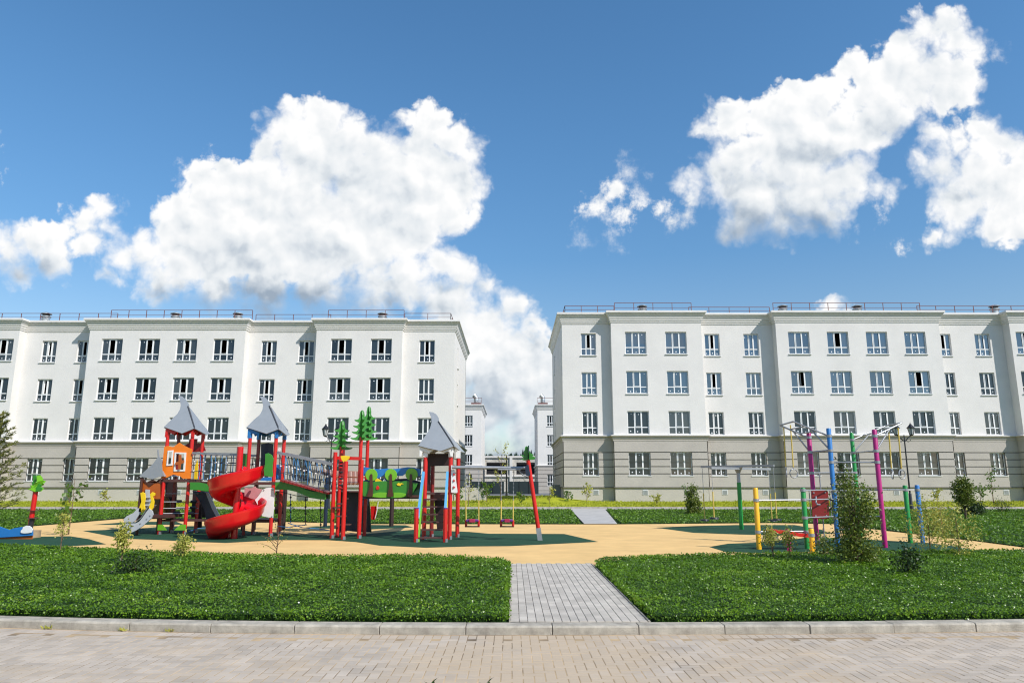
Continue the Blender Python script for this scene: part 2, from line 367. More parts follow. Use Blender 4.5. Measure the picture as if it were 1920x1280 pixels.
paint('brown', (.07,.022,.014)); paint('deck', (.085,.035,.03), .6, 0); paint('grey_panel', (.42,.44,.47), .4); paint('black_plastic', (.015,.015,.02), .45)
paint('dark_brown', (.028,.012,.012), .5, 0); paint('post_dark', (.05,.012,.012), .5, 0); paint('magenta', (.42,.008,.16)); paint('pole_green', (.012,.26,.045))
paint('pole_blue', (.025,.17,.46)); paint('pole_yellow', (.86,.45,.010)); paint('lamp_black', (.012,.012,.014), .4); paint('tile_brown', (.34,.13,.07)); paint('tile_tan', (.52,.33,.24))
paint('rope_blue', (.05,.20,.42), .8, 0); paint('rope_dark', (.05,.05,.055), .8, 0); paint('rope_yellow', (.62,.46,.10), .7, 0); paint('violet', (.13,.02,.20)); paint('seat_pink', (.40,.02,.08))
paint('lamp_glass', (.62,.62,.60), .2)
defm('bark', (.09,.06,.04), .9, var=.3, scale=20, bump=.6, bscale=60)
defm('twig', (.16,.10,.06), .9)
M['clover'] = leafmat('clover', (.030,.090,.006), (.205,.37,.016), (.38,.48,.05), rough=.34, patch=1.4)
M['lawn_far'] = leafmat('lawn_far', (.045,.115,.008), (.18,.33,.02), (.30,.38,.04), patch=.7, rough=.45)
M['lime_grass'] = leafmat('lime_grass', (.25,.30,.015), (.44,.46,.03), (.40,.36,.08), trans=.3, patch=.6)
M['thuja'] = leafmat('thuja', (.022,.055,.008), (.22,.27,.03), (.55,.50,.09), trans=.25, patch=5)
M['yellow_leaf'] = leafmat('yellow_leaf', (.20,.25,.025), (.60,.55,.12), trans=.3, patch=5)
M['dark_leaf'] = leafmat('dark_leaf', (.010,.026,.006), (.05,.095,.015), trans=.25, patch=5)
M['pine'] = leafmat('pine', (.07,.09,.02), (.24,.25,.05), (.40,.33,.10), trans=.2, patch=3)
M['fresh_leaf'] = leafmat('fresh_leaf', (.04,.10,.012), (.16,.27,.03), trans=.35, patch=5)
M['conifer_dark'] = leafmat('conifer_dark', (.006,.016,.006), (.02,.045,.015), trans=.1, patch=.2)
def glassmat(name, base, ior, rough=.03, tint=(1,1,1)):
    m = bpy.data.materials.new(name); m.use_nodes = True; t = m.node_tree; b = t.nodes['Principled BSDF']
    N = t.nodes.new; L = t.links.new
    oi = N('ShaderNodeObjectInfo'); r = N('ShaderNodeValToRGB'); L(oi.outputs['Random'], r.inputs[0])
    r.color_ramp.elements[0].color = (*[c*.5 for c in base], 1); r.color_ramp.elements[1].color = (*[c*1.7 for c in base], 1)
    L(r.outputs[0], b.inputs['Base Color']); b.inputs['Roughness'].default_value = rough; b.inputs['IOR'].default_value = ior
    b.inputs['Specular Tint'].default_value = (*tint, 1)
    geo = N('ShaderNodeNewGeometry'); n2 = N('ShaderNodeTexNoise'); n2.inputs['Scale'].default_value = .9; n2.inputs['Detail'].default_value = 1
    L(geo.outputs['Position'], n2.inputs['Vector']); bp = N('ShaderNodeBump'); bp.inputs['Strength'].default_value = .12; bp.inputs['Distance'].default_value = .1
    L(n2.outputs[0], bp.inputs['Height']); L(bp.outputs[0], b.inputs['Normal'])
    return m
M['glass'] = glassmat('glass', (.016,.021,.026), 1.7, tint=(.85,.95,1))
M['glass_sky_tint'] = glassmat('glass_sky_tint', (.02,.034,.055), 2.6, tint=(.8,.92,1))  # blue of the reflected sky is partly put into the base colour
M['glass_grey'] = glassmat('glass_grey', (.030,.036,.040), 1.9)
# ------------------------------------------------------------------ setting: ground
def fan(name, pts, z, m, kind='structure', **kw):
    b = MB(); b.add([(p[0], p[1], z) for p in pts], [tuple(range(len(pts)))])
    n = sum((pts[i][0]*pts[(i+1) % len(pts)][1]-pts[(i+1) % len(pts)][0]*pts[i][1]) for i in range(len(pts)))
    if n < 0: b.f = [tuple(reversed(b.f[0]))]
    return b.build(name, M[m], kind=kind, **kw)
def smoothpoly(pts, it=2):
    for _ in range(it):
        q = []
        for i in range(len(pts)):
            a, b = Vector(pts[i]), Vector(pts[(i+1) % len(pts)]); q += [a*.75+b*.25, a*.25+b*.75]
        pts = q
    return pts
fan('ground', [(-6000,-300),(6000,-300),(6000,9000),(-6000,9000)], -0.06, 'far_ground')
KY0, KY1 = 8.88, 9.10
def kb(x): return min(1.2, (.50 if x < 0 else .27)*(x/6.7)**2)      # the kerb line bows gently away to both sides
# front paving (herringbone clay-grey pavers with sand in the joints)
paving = fan('paving', [(-40,-4),(40,-4),(40,KY0+1.3),(-40,KY0+1.3)], 0.0, 'sand')
def paver_mesh(name, m, L=.192, W=.092, h=.05, bv=.0025, top=0.0):
    x, y = L/2, W/2; xi, yi = x-bv, y-bv
    b = MB(); b.add([(-x,-y,top-h),(x,-y,top-h),(x,y,top-h),(-x,y,top-h),(-x,-y,top-bv),(x,-y,top-bv),(x,y,top-bv),(-x,y,top-bv),(-xi,-yi,top),(xi,-yi,top),(xi,yi,top),(-xi,yi,top)],
        [(0,1,5,4),(1,2,6,5),(2,3,7,6),(3,0,4,7),(4,5,9,8),(5,6,10,9),(6,7,11,10),(7,4,8,11),(8,9,10,11)])
    return b
def lay(parent, spots, m, zt, namep='paver', keep=300, camy=0, L=.192, W=.092):
    """spots: (x,y,rot) ; nearest ones become objects, the rest one mesh"""
    spots = sorted(spots, key=lambda s: (s[0]*.6)**2+(s[1]-camy)**2)
    pb = paver_mesh('paver', m, L, W)
    me = bpy.data.meshes.new(namep); me.from_pydata(pb.v, [], pb.f); me.materials.append(M[m])
    for i, (x, y, r) in enumerate(spots[:keep]):
        o = bpy.data.objects.new(namep, me); COL.objects.link(o); o.parent = parent
        o.location = Vector((x, y, zt+random.gauss(0, .0004)))-parent.location
        o.rotation_euler = (random.gauss(0, .0015), random.gauss(0, .0015), r+random.gauss(0, .012))
    rest = spots[keep:]
    if not rest: return
    V0 = np.array(pb.v); Fc = np.array(pb.f); n = len(rest)
    a = np.array([s[2] for s in rest])+rng.normal(0, .012, n); c, s_ = np.cos(a), np.sin(a)
    tx = rng.normal(0, .0015, n); ty = rng.normal(0, .0015, n)
    X = V0[None,:,0]*c[:,None]-V0[None,:,1]*s_[:,None]; Y = V0[None,:,0]*s_[:,None]+V0[None,:,1]*c[:,None]
    Z = V0[None,:,2]+X*tx[:,None]+Y*ty[:,None]+zt+rng.normal(0, .0004, n)[:,None]
    X = X+np.array([q[0] for q in rest])[:,None]; Y = Y+np.array([q[1] for q in rest])[:,None]
    V = np.stack([X, Y, Z], -1).reshape(-1, 3)-np.array(parent.location)
    Fs = (Fc[None]+(np.arange(n)*len(V0))[:,None,None]).reshape(-1, 4)
    npmesh(namep+'_field', V, Fs, M[m], parent, kind='stuff')
spots = []
U = .1; top = KY0-.03-.2
for i in range(-100, 100):
    for j in range(-34, 12):
        r = (i-j) % 4; x = i*U; y = top+j*U
        lim = top+kb(x)
        if r == 0 and y <= lim: spots.append((x+U, y-U/2, 0.0))
        if r == 2 and y <= lim: spots.append((x+U/2, y-U, R(90)))
for i in range(-100, 100): spots.append((i*U+.05, KY0-.03-.1+kb(i*U+.05), R(90)))     # soldier course by the kerb
lay(paving, spots, 'paver_grey', .0016, camy=2)
# kerb
kerb = thing('kerb', None, None, (0, 0, 0)); kerb['kind'] = 'structure'
x = -39.53
while x < 40:
    y = random.gauss(0, .004); b = MB(); L = .992
    prof = [(KY0+.004,-.2),(KY0+.004,-.2)]
    pr = [(KY0, -.1), (KY0, .078), (KY0+.012, .096), (KY0+.03, .10), (KY1, .10), (KY1, -.1)]
    a_, c_ = kb(x), kb(x+1.0); b.prism([(x+L/2, q[0]+y, q[1]) for q in pr], (L, 0, 0))
    b.v = [(v[0], v[1]+a_+(c_-a_)*(v[0]-x), v[2]) for v in b.v]; b.build('kerb_stone', M['kerb'], kerb, bevel=.006); x += 1.0
# ---- ground of the courtyard
terr = [(KY1-.01, Z0-.03), (33, Z0-.03), (47.3, .14), (49.2, .15), (51.5, .26), (54.2, .44), (75, .50), (90, .35), (160, .2)]
def tz(Y):
    for (a, za), (b, zb) in zip(terr, terr[1:]):
        if a <= Y <= b: return za+(zb-za)*(Y-a)/(b-a)
    return terr[0][1] if Y < terr[0][0] else terr[-1][1]
b = MB()
xs_l = [-90,-40,-20,-14,-11,-9,-7,-5,-3,-1,1,3,5,7,9,11,14,20,40,90]
for x0_, x1_ in zip(xs_l, xs_l[1:]): b.add([(x0_,KY1-.02+kb(x0_),terr[0][1]),(x1_,KY1-.02+kb(x1_),terr[0][1]),(x1_,12,terr[0][1]),(x0_,12,terr[0][1])], [(0,1,2,3)])
terr[0] = (12, terr[0][1])
for (a, za), (c, zb) in zip(terr, terr[1:]): b.add([(-90,a,za),(90,a,za),(90,c,zb),(-90,c,zb)], [(0,1,2,3)])
b.build('lawn_soil', M['turf_dark'], kind='structure')
# rubber play surface
def gp(pts, z=Z0): return [G(x, y, z).to_2d() for x, y in pts]
# everything between the front beds and the rear beds
surf = gp([(-420,1012),(0,1001),(62,986),(170,977),(231,972),(300,972.5),(700,982),(1083,982.5),(1147,982.5),(1450,980),(1560,982),(1640,992),(1750,1005),(1814,1012),(1925,1026.5),(2000,1034),(1925,1042),(1700,1062),(1300,1075),(1097,1057.3),(956,1057.3),(900,1075),(700,1082),(400,1070),(200,1058),(0,1045),(-420,1040)])
fan('rubber_surface', surf, Z0, 'rubber_yellow')
patches = [[(155,994.5),(229,1009),(300,1011.5),(359,1015),(424,1017),(520,1011.8),(615,1011.8),(668,1015.5),(712,1022),(799,1026),(880,1023.6),(955,1023),(1122,1015),(1058,1000.3),(917,999.8),(880,996.5),(775,992.5),(700,999),(640,1003),(560,1001),(470,996),(420,985),(330,986),(240,991)],
 [(172,983.2),(240,978),(330,977),(345,983)], [(560,989),(640,983),(760,984),(775,988),(690,992)],
 [(-300,1034),(-300,1012),(62,1005.5),(131,1004.5),(167,1010),(199,1019.5),(112,1024),(0,1027)],
 [(1231,988.5),(1300,985.5),(1380,983.6),(1490,983.6),(1543,993),(1556,1000),(1460,1003),(1385,1001.2),(1300,998)],
 [(1330,1024.5),(1365,1018.5),(1417,1016.6),(1530,1006),(1600,1009),(1664,1013),(1736,1016.5),(1795,1024),(1830,1031),(1795,1036),(1697,1034),(1600,1032),(1430,1036),(1361,1034)]]
for q in patches: fan('rubber_patch', gp(q, Z0+.004), Z0+.004, 'rubber_green')
# entrance path between the two front beds
PX0, PX1, PY1 = -.03, 1.63, 15.55
walk = fan('walkway', [(PX0,KY1+.001),(PX1,KY1+.02),(PX1,PY1),(PX0,PY1)], Z0-.006+.012, 'path_joint')
sp2 = []; sph = []
for c in range(16):
    xx = PX0+.065+c*.1017; y = KY1+.006
    if c % 2: sph.append((xx, y+.05, R(90))); y += .1
    while y < PY1-.12: sp2.append((xx, y+.1, R(90))); y += .2
    if y < PY1-.05: sph.append((xx, y+.05, R(90)))
lay(walk, sp2, 'paver_path', Z0+.012, namep='path_paver', L=.197, W=.0955, keep=280)
lay(walk, sph, 'paver_path', Z0+.012, namep='path_paver', L=.097, W=.0955)
bb = MB()
for xx in (PX0+.005, PX1+.0): bb.box((xx-.01, KY1+.002, Z0-.05), (xx+.012, PY1, Z0+.014))
bb.build('edging', M['kerb'], walk)
# rear walk running along the buildings, and the short branch to it
w2 = MB(); w2.add([(-90,47.3,.155),(90,47.3,.155),(90,49.1,.165),(-90,49.1,.165)], [(0,1,2,3)])
w2.build('rear_walk', M['path_far'], kind='structure')
a = [G(1083,983), G(1147,983), G(1128,957.5,.13), G(1082,957.5,.13)]
a = [(3.0,31.2),(4.35,31.2),(5.7,47.4),(3.6,47.4)]
a = [(G(1098,983).x,31.0),(G(1161,983).x,31.0),(G(1142,956).x,47.4),(G(1083,956).x*1.0,47.4)]
branch = MB().add([(a[0][0],a[0][1],Z0+.005),(a[1][0],a[1][1],Z0+.005),(5.9,47.35,.168),(3.7,47.35,.168)], [(0,1,2,3)]).build('branch_walk', M['path_far'], kind='structure')
sp3 = []
for i in range(300):
    pass
ke = MB(); ke.box((-90,49.1,.0),(90,49.28,.26)); ke.build('rear_kerb', M['kerb'], kind='structure')
lime = MB()
lt = [(49.28,.22),(51.5,.34),(54.0,.47),(60,.52),(75,.54),(88,.40)]
xs = np.linspace(-90,90,60)
def mound(x, Y): return .34*math.exp(-((x-2.9)/2.3)**2)*math.exp(-((Y-56)/3.5)**2)
for (y0, z0), (y1, z1) in zip(lt, lt[1:]):
    for k in range(4):
        ya, yb = y0+(y1-y0)*k/4, y0+(y1-y0)*(k+1)/4; za, zb = z0+(z1-z0)*k/4, z0+(z1-z0)*(k+1)/4
        for xa in np.arange(-90, 90, 1.5):
            xb = xa+1.5
            lime.add([(xa,ya,za+mound(xa,ya)),(xb,ya,za+mound(xb,ya)),(xb,yb,zb+mound(xb,yb)),(xa,yb,zb+mound(xa,yb))], [(0,1,2,3)])
lime.build('grass_bank', M['turf_lime'], kind='structure')
MB().box((-60,88,-.1),(60,112,.43)).build('rear_road', M['asphalt'], kind='structure')
# ------------------------------------------------------------------ leaves
def leaves(pts, size, tilt=1.0, aspect=1.0, up=None, dirs=None):
    """one folded leaf (two triangles) at each point"""
    n = len(pts); pts = np.asarray(pts, float)
    if dirs is None:
        th = rng.uniform(0, 2*np.pi, n); ph = rng.normal(0, tilt, n)
        d = np.stack([np.cos(th)*np.cos(ph), np.sin(th)*np.cos(ph), np.sin(ph)], -1)
    else: d = dirs
    r = rng.normal(0, 1, (n, 3))+ (np.array(up)*2.0 if up is not None else 0)
    s = np.cross(d, r); s /= np.linalg.norm(s, axis=1)[:,None]+1e-9
    nn = np.cross(d, s)
    L = (size*rng.uniform(.65, 1.35, n))[:,None]; W = L*.42*aspect
    a = pts; t = pts+d*L; m = pts+d*L*.5+nn*L*.06
    V = np.stack([a, m+s*W, t, m-s*W], 1).reshape(-1, 3)
    F_ = np.arange(n*4).reshape(n, 4)
    return V, F_
def inpoly(P_, poly):
    x, y = P_[:,0], P_[:,1]; c = np.zeros(len(P_), bool); n = len(poly)
    for i in range(n):
        x1, y1 = poly[i][0], poly[i][1]; x2, y2 = poly[(i+1) % n][0], poly[(i+1) % n][1]
        k = ((y1 > y) != (y2 > y)) & (x < (x2-x1)*(y-y1)/((y2-y1) if y2 != y1 else 1e-9)+x1); c ^= k
    return c
def scatter(poly, dens):
    xs = [p[0] for p in poly]; ys = [p[1] for p in poly]
    A = (max(xs)-min(xs))*(max(ys)-min(ys)); n = int(A*dens)
    Q = np.stack([rng.uniform(min(xs), max(xs), n), rng.uniform(min(ys), max(ys), n)], -1)
    return Q[inpoly(Q, poly)]
def vnoise(Q, s, seed=0):
    q = Q/s+seed*17.3; i = np.floor(q).astype(int); f = q-i; f = f*f*(3-2*f)
    def h(a, b): v = np.sin(a*127.1+b*311.7+seed)*43758.5453; return v-np.floor(v)
    a = h(i[:,0], i[:,1]); b = h(i[:,0]+1, i[:,1]); c = h(i[:,0], i[:,1]+1); d = h(i[:,0]+1, i[:,1]+1)
    return (a*(1-f[:,0])+b*f[:,0])*(1-f[:,1])+(c*(1-f[:,0])+d*f[:,0])*f[:,1]
def bed(name, poly, h, dens, size, m, base='turf_dark', zf=None, soilmat='turf_dark', edge=True, **kw):
    zf = zf or (lambda Y: Z0)
    poly = [tuple(p) for p in poly]
    Q = scatter(poly, dens)
    if h > .115: Q = Q[(np.abs(Q[:,0]) < 13) | (rng.uniform(0, 1, len(Q)) < .3)]
    hh = h*(.55+.55*vnoise(Q, .35, 1)+.28*vnoise(Q, .10, 2))
    if zf(40) > Z0+.01: hh = hh*(1-.62*np.clip((Q[:,1]-24)/22, 0, 1))
    # thin out towards the edge: height drops over the last 6 cm
    z0 = np.array([zf(y) for y in Q[:,1]]) if len(Q) else 0
    P3 = np.column_stack([Q, z0+hh*rng.uniform(.55, 1.0, len(Q))])
    sz = size(Q) if callable(size) else np.full(len(Q), size)
    V, Fq = leaves(P3, sz, tilt=.45, aspect=1.15, up=(0,0,1))
    if edge:
        E = []
        for i in range(len(poly)):
            p, q = Vector(poly[i]), Vector(poly[(i+1) % len(poly)]); L = (q-p).length
            if (p+q).y/2 > 40 or abs((p+q).x/2) > 16 or (p+q).y/2 < KY1+.3 and False: continue
            k = int(L*dens*h*1.6)
            t = rng.uniform(0, 1, k); nrm = Vector((q.y-p.y, -(q.x-p.x))).normalized()
            off = rng.normal(0, .025, k)
            E.append(np.column_stack([p.x+(q.x-p.x)*t+nrm.x*off, p.y+(q.y-p.y)*t+nrm.y*off, zf((p.y+q.y)/2)+h*rng.uniform(.12, 1.0, k)]))
        E = np.concatenate(E)
        V2, F2 = leaves(E, size(E[:,:2]) if callable(size) else size*np.ones(len(E)), tilt=.8, aspect=1.1)
        Fq = np.concatenate([Fq, F2+len(V)]); V = np.concatenate([V, V2])
    return npmesh(name, V, Fq, M[m], kind='stuff', **kw)
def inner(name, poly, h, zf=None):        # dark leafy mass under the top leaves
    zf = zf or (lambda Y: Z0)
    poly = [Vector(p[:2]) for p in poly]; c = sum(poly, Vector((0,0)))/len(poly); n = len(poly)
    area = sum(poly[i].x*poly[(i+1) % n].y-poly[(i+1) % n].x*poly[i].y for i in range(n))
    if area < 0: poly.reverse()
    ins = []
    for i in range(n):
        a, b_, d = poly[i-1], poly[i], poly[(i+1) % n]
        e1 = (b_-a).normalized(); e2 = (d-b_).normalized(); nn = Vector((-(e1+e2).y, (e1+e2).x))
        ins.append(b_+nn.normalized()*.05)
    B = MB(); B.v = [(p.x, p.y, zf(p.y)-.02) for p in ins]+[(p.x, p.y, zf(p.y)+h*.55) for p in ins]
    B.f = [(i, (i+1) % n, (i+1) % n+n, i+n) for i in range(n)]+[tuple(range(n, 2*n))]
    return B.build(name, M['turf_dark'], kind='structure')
fl = [(-30,KY1+.04+kb(-30))]+[(x, KY1+.04+kb(x)) for x in (-12,-10,-8.5,-7,-6,-5,-4,-3,-2,-1)]+[(PX0-.05,KY1+.04),(PX0-.04,14.9),(PX0-.2,15.6),(PX0-.7,16.0)]+[tuple(v) for v in gp([(800,1048),(600,1049),(400,1046),(230,1038),(100,1031),(0,1028),(-300,1026)], Z0)]+[(-30,18.9)]
fr = [(PX1+.06,KY1+.05)]+[(x, KY1+.04+kb(x)) for x in (2.5,3.5,4.5,5.5,6.5,7.5,9,11,13)]+[(30,KY1+.04+kb(30)),(30,19.4)]+[tuple(v) for v in gp([(1925,1038),(1700,1041),(1500,1043),(1300,1047)], Z0)]+[(2.6,16.1),(1.85,15.6),(PX1+.06,15.0)]
sf = lambda Q: (.0235+.0015*(Q[:,1]-9))*np.where(np.abs(Q[:,0]) < 13, 1, 1.8)
for nm, q, lb in (('clover_bed', fl, 'left front'), ('clover_bed', fr, 'right front')):
    near = lambda Q: Q
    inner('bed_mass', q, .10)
    qq = q
    bed(nm, q, .12, 1500, sf, 'clover', label='dense dark green ground cover bed, %s of the grey paver walkway' % ('left' if 'left' in lb else 'right'), category='ground cover')
rl = [tuple(v) for v in gp([(-420,1011),(0,1000),(62,985.5),(170,976.5),(231,971.8),(300,972),(700,981.5),(1085,981.8)])]+[(3.62,46.8),(-75,46.8)]
rr = [tuple(v) for v in gp([(1165,981.8),(1450,979.5),(1560,981.5),(1640,991.5),(1750,1004.5),(1814,1011.5),(1925,1026),(2010,1033)])]+[(75,26),(75,46.8),(6.0,46.8)]
zr = lambda Y: Z0 if Y < 33 else Z0+(.16-Z0)*(Y-33)/14
for q, s_ in ((rl, 'left'), (rr, 'right')):
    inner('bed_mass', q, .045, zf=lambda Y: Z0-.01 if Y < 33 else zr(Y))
    bed('lawn', [p for p in q], .11, 95, lambda Q: .068+.0003*(Q[:,1]-18), 'lawn_far', zf=zr, label='green lawn behind the play surface, %s of the short paved branch path' % s_, category='lawn')
Q = scatter([(-42,49.3),(42,49.3),(42,54.3),(-42,54.3)], 130)
g0 = np.array([.22+(y-49.28)*.052 for y in Q[:,1]])
Q2 = scatter([(-4.2,54.3),(3.4,54.3),(3.4,75),(-4.2,75)], 60); g1 = np.array([.5+mound(x, y) for x, y in Q2])
V, Fq = leaves(np.column_stack([np.concatenate([Q, Q2]), np.concatenate([g0, g1])+.02]), np.full(len(Q)+len(Q2), .11), tilt=.9, aspect=.5, up=(0,0,1))
npmesh('grass', V, Fq, M['lime_grass'], kind='stuff', label='lime green grass on the bank below the white buildings', category='grass')
# small white leaves over the front beds, standing in for glints
Q = np.concatenate([scatter(fl, .06), scatter(fr, .06)]); V, Fq = leaves(np.column_stack([Q, np.full(len(Q), Z0+.13)]), np.full(len(Q), .018), tilt=.3, aspect=1.3, up=(0,0,1))
npmesh('leaf_glints', V, Fq, M['white_panel'], kind='stuff', label='tiny white painted leaf glints scattered over the front beds', category='glints')
# ------------------------------------------------------------------ buildings
def wall(parent, name, m, a, b, z0, z1, holes=(), depth=.16, thick=None):
    """wall sheet from a to b (outside on the right-hand side walking a->b), with reveals around holes (s0,s1,za,zb)"""
    a, b = Vector(a), Vector(b); L = (b-a).length; d = (b-a)/L; nrm = Vector((d.y, -d.x))
    hs = [(max(0, h[0]), min(L, h[1]), max(z0, h[2]), min(z1, h[3]), h) for h in holes if h[0] < L and h[1] > 0 and h[2] < z1 and h[3] > z0]
    xs = sorted({0, L, *[h[0] for h in hs], *[h[1] for h in hs]}); zs = sorted({z0, z1, *[h[2] for h in hs], *[h[3] for h in hs]})
    B = MB(); pt = lambda s, z, o=0: (a.x+d.x*s-nrm.x*o, a.y+d.y*s-nrm.y*o, z)
    for x0, x1 in zip(xs, xs[1:]):
        run = None
        for za, zb in zip(zs, zs[1:]):
            cx, cz = (x0+x1)/2, (za+zb)/2
            if any(h[0] < cx < h[1] and h[2] < cz < h[3] for h in hs): continue
            B.add([pt(x0,za),pt(x1,za),pt(x1,zb),pt(x0,zb)], [(0,1,2,3)])
    for s0, s1, za, zb, h in hs:
        B.add([pt(s0,za),pt(s0,zb),pt(s0,zb,depth),pt(s0,za,depth)], [(0,1,2,3)])
        B.add([pt(s1,za),pt(s1,za,depth),pt(s1,zb,depth),pt(s1,zb)], [(0,1,2,3)])
        if zb == h[3]: B.add([pt(s0,zb),pt(s1,zb),pt(s1,zb,depth),pt(s0,zb,depth)], [(0,1,2,3)])
        if za == h[2]: B.add([pt(s0,za),pt(s0,za,depth),pt(s1,za,depth),pt(s1,za)], [(0,1,2,3)])
    if thick:
        B.add([pt(0,z0),pt(L,z0),pt(L,z0,thick),pt(0,z0,thick)], [(3,2,1,0)])
        B.add([pt(0,z1),pt(L,z1),pt(L,z1,thick),pt(0,z1,thick)], [(0,1,2,3)])
        B.add([pt(0,z0),pt(0,z1),pt(0,z1,thick),pt(0,z0,thick)], [(0,1,2,3)])
        B.add([pt(L,z0),pt(L,z1),pt(L,z1,thick),pt(L,z0,thick)], [(3,2,1,0)])
    return B.build(name, M[m], parent)
def sweep(parent, name, m, path, prof):
    """profile (out, z) swept along a plan path with mitred corners; outside is on the right-hand side"""
    path = [Vector(p) for p in path]; B = MB(); n = len(path); k = len(prof)
    for i, p in enumerate(path):
        d0 = (p-path[i-1]).normalized() if i else (path[1]-p).normalized()
        d1 = (path[i+1]-p).normalized() if i < n-1 else d0
        n0, n1 = Vector((d0.y, -d0.x)), Vector((d1.y, -d1.x)); mm = (n0+n1); mm = mm/max(.3, mm.dot(n0))
        for o, z in prof: B.v.append((p.x+mm.x*o, p.y+mm.y*o, z))
    for i in range(n-1):
        for j in range(k-1): B.f.append((i*k+j, (i+1)*k+j, (i+1)*k+j+1, i*k+j+1))
    B.f.append(tuple(range(k-1, -1, -1))); B.f.append(tuple((n-1)*k+j for j in range(k)))
    return B.build(name, M[m], parent)
FRAMES = {}
def window_meshes(wd, ht, key):
    """frame mesh + pane slots for a three-light window with low transom, at origin facing -y"""
    if key in FRAMES: return FRAMES[key]
    f = .055; t = .07; tr = ht*.30; mw = .075
    xs = [-wd/2+f] ; cw = (wd-2*f-2*mw)/3
    cols = [(-wd/2+f+i*(cw+mw), -wd/2+f+i*(cw+mw)+cw) for i in range(3)]
    B = MB()
    B.box((-wd/2,0,0),(-wd/2+f,t,ht)); B.box((wd/2-f,0,0),(wd/2,t,ht)); B.box((-wd/2+f,0,0),(wd/2-f,t,f)); B.box((-wd/2+f,0,ht-f),(wd/2-f,t,ht))
    for i in (0, 1): B.box((cols[i][1],.0,f),(cols[i+1][0],t,ht-f))
    for c in cols: B.box((c[0],.0,tr-.035),(c[1],t,tr+.035))
    # opening sash of the middle light stands slightly proud
    c = cols[1]; s = .035
    B.box((c[0],-.02,tr+.035),(c[0]+s,-.001,ht-f)); B.box((c[1]-s,-.02,tr+.035),(c[1],-.001,ht-f)); B.box((c[0]+s,-.02,tr+.035),(c[1]-s,-.001,tr+.07)); B.box((c[0]+s,-.02,ht-f-s),(c[1]-s,-.001,ht-f))
    fm = bpy.data.meshes.new('window_frame'); fm.from_pydata(B.v, [], B.f); fm.materials.append(M['window_white'])
    slots = [(c[0], tr+.035, c[1], ht-f) for c in cols]+[(c[0], f, c[1], tr-.035) for c in cols]
    FRAMES[key] = (fm, slots); return FRAMES[key]
PANE = {}
def pane_mesh(w_, h_, g):
    k = (round(w_, 3), round(h_, 3), g)
    if k not in PANE:
        B = MB(); B.box((0,.035,0),(w_,.045,h_)); me = bpy.data.meshes.new('pane'); me.from_pydata(B.v, [], B.f); me.materials.append(M[g]); PANE[k] = me
    return PANE[k]
SILL = {}
def add_window(bld, x, y, z, wd, ht, rot=0, glass='glass', opened=False, stickers=True, full=True, tilt=False):
    """x,y: centre of the opening on the frame plane; z: bottom"""
    key = (wd, ht); fm, slots = window_meshes(wd, ht, key)
    o = bpy.data.objects.new('window', fm); COL.objects.link(o); o.parent = bld
    o.location = Vector((x, y, z))-bld.location; o.rotation_euler = (0, 0, rot)
    for i, (a, za, b_, zb) in enumerate(slots):
        if opened and i == 1: continue
        g = glass[i] if isinstance(glass, (list, tuple)) else glass
        p = bpy.data.objects.new('pane', pane_mesh(b_-a-.001, zb-za-.001, g)); COL.objects.link(p); p.parent = o; p.location = (a, 0, za)
        p.rotation_euler = (random.gauss(0, .002), 0, random.gauss(0, .003))
        if not full: break
    if opened and full:      # sash swung inwards
        a, za, b_, zb = slots[1]
        if random.random() < .35:
            B = MB(); wv = b_-a
            for q in (((0,0,0),(wv,.05,.06)),((0,0,zb-za-.06),(wv,.05,zb-za)),((0,0,.06),(.06,.05,zb-za-.06)),((wv-.06,0,.06),(wv,.05,zb-za-.06))): B.box(*q)
            me = bpy.data.meshes.new('sash'); me.from_pydata(B.v, [], B.f); me.materials.append(M['window_white'])
            s = bpy.data.objects.new('sash', me); COL.objects.link(s); s.parent = o; s.location = (a, .08, za); s.rotation_euler = (0, 0, R(random.choice([40, 55, 70])))
    if stickers:
        B = MB()
        for i, (a, za, b_, zb) in enumerate(slots):
            if opened and i == 1: continue
            if random.random() > (.8 if i > 2 else .42): continue
            cx = (a+b_)/2+random.uniform(-.1, .1)*.7; cz = (zb-.12-random.random()*.08) if i < 3 else za+random.uniform(.1, .2)
            r = random.uniform(.030, .05); n = 8
            B.add([(cx+r*math.cos(6.283*k/n), .033, cz+r*math.sin(6.283*k/n)) for k in range(n)], [tuple(reversed(range(n)))])
        if B.v:
            me = bpy.data.meshes.new('sticker'); me.from_pydata(B.v, [], B.f); me.materials.append(M['sticker'])
            s = bpy.data.objects.new('sticker', me); COL.objects.link(s); s.parent = o; s['kind'] = 'stuff'
    if (wd, rot != 0) not in SILL:
        B = MB(); B.box((-wd/2-.06,-.20,-.05),(wd/2+.06,.0,-.004)); me = bpy.data.meshes.new('sill'); me.from_pydata(B.v, [], B.f); me.materials.append(M['sill_white']); SILL[(wd, rot != 0)] = me
    s = bpy.data.objects.new('sill', SILL[(wd, rot != 0)]); COL.objects.link(s); s.parent = o
    return o
CORN = [(0,-.86),(.05,-.84),(.05,-.74),(.10,-.70),(.10,-.60),(.14,-.56),(.16,-.46),(.21,-.34),(.28,-.24),(.31,-.22),(.31,-.17),(.38,-.15),(.38,-.03),(.36,0),(-.3,.0)]
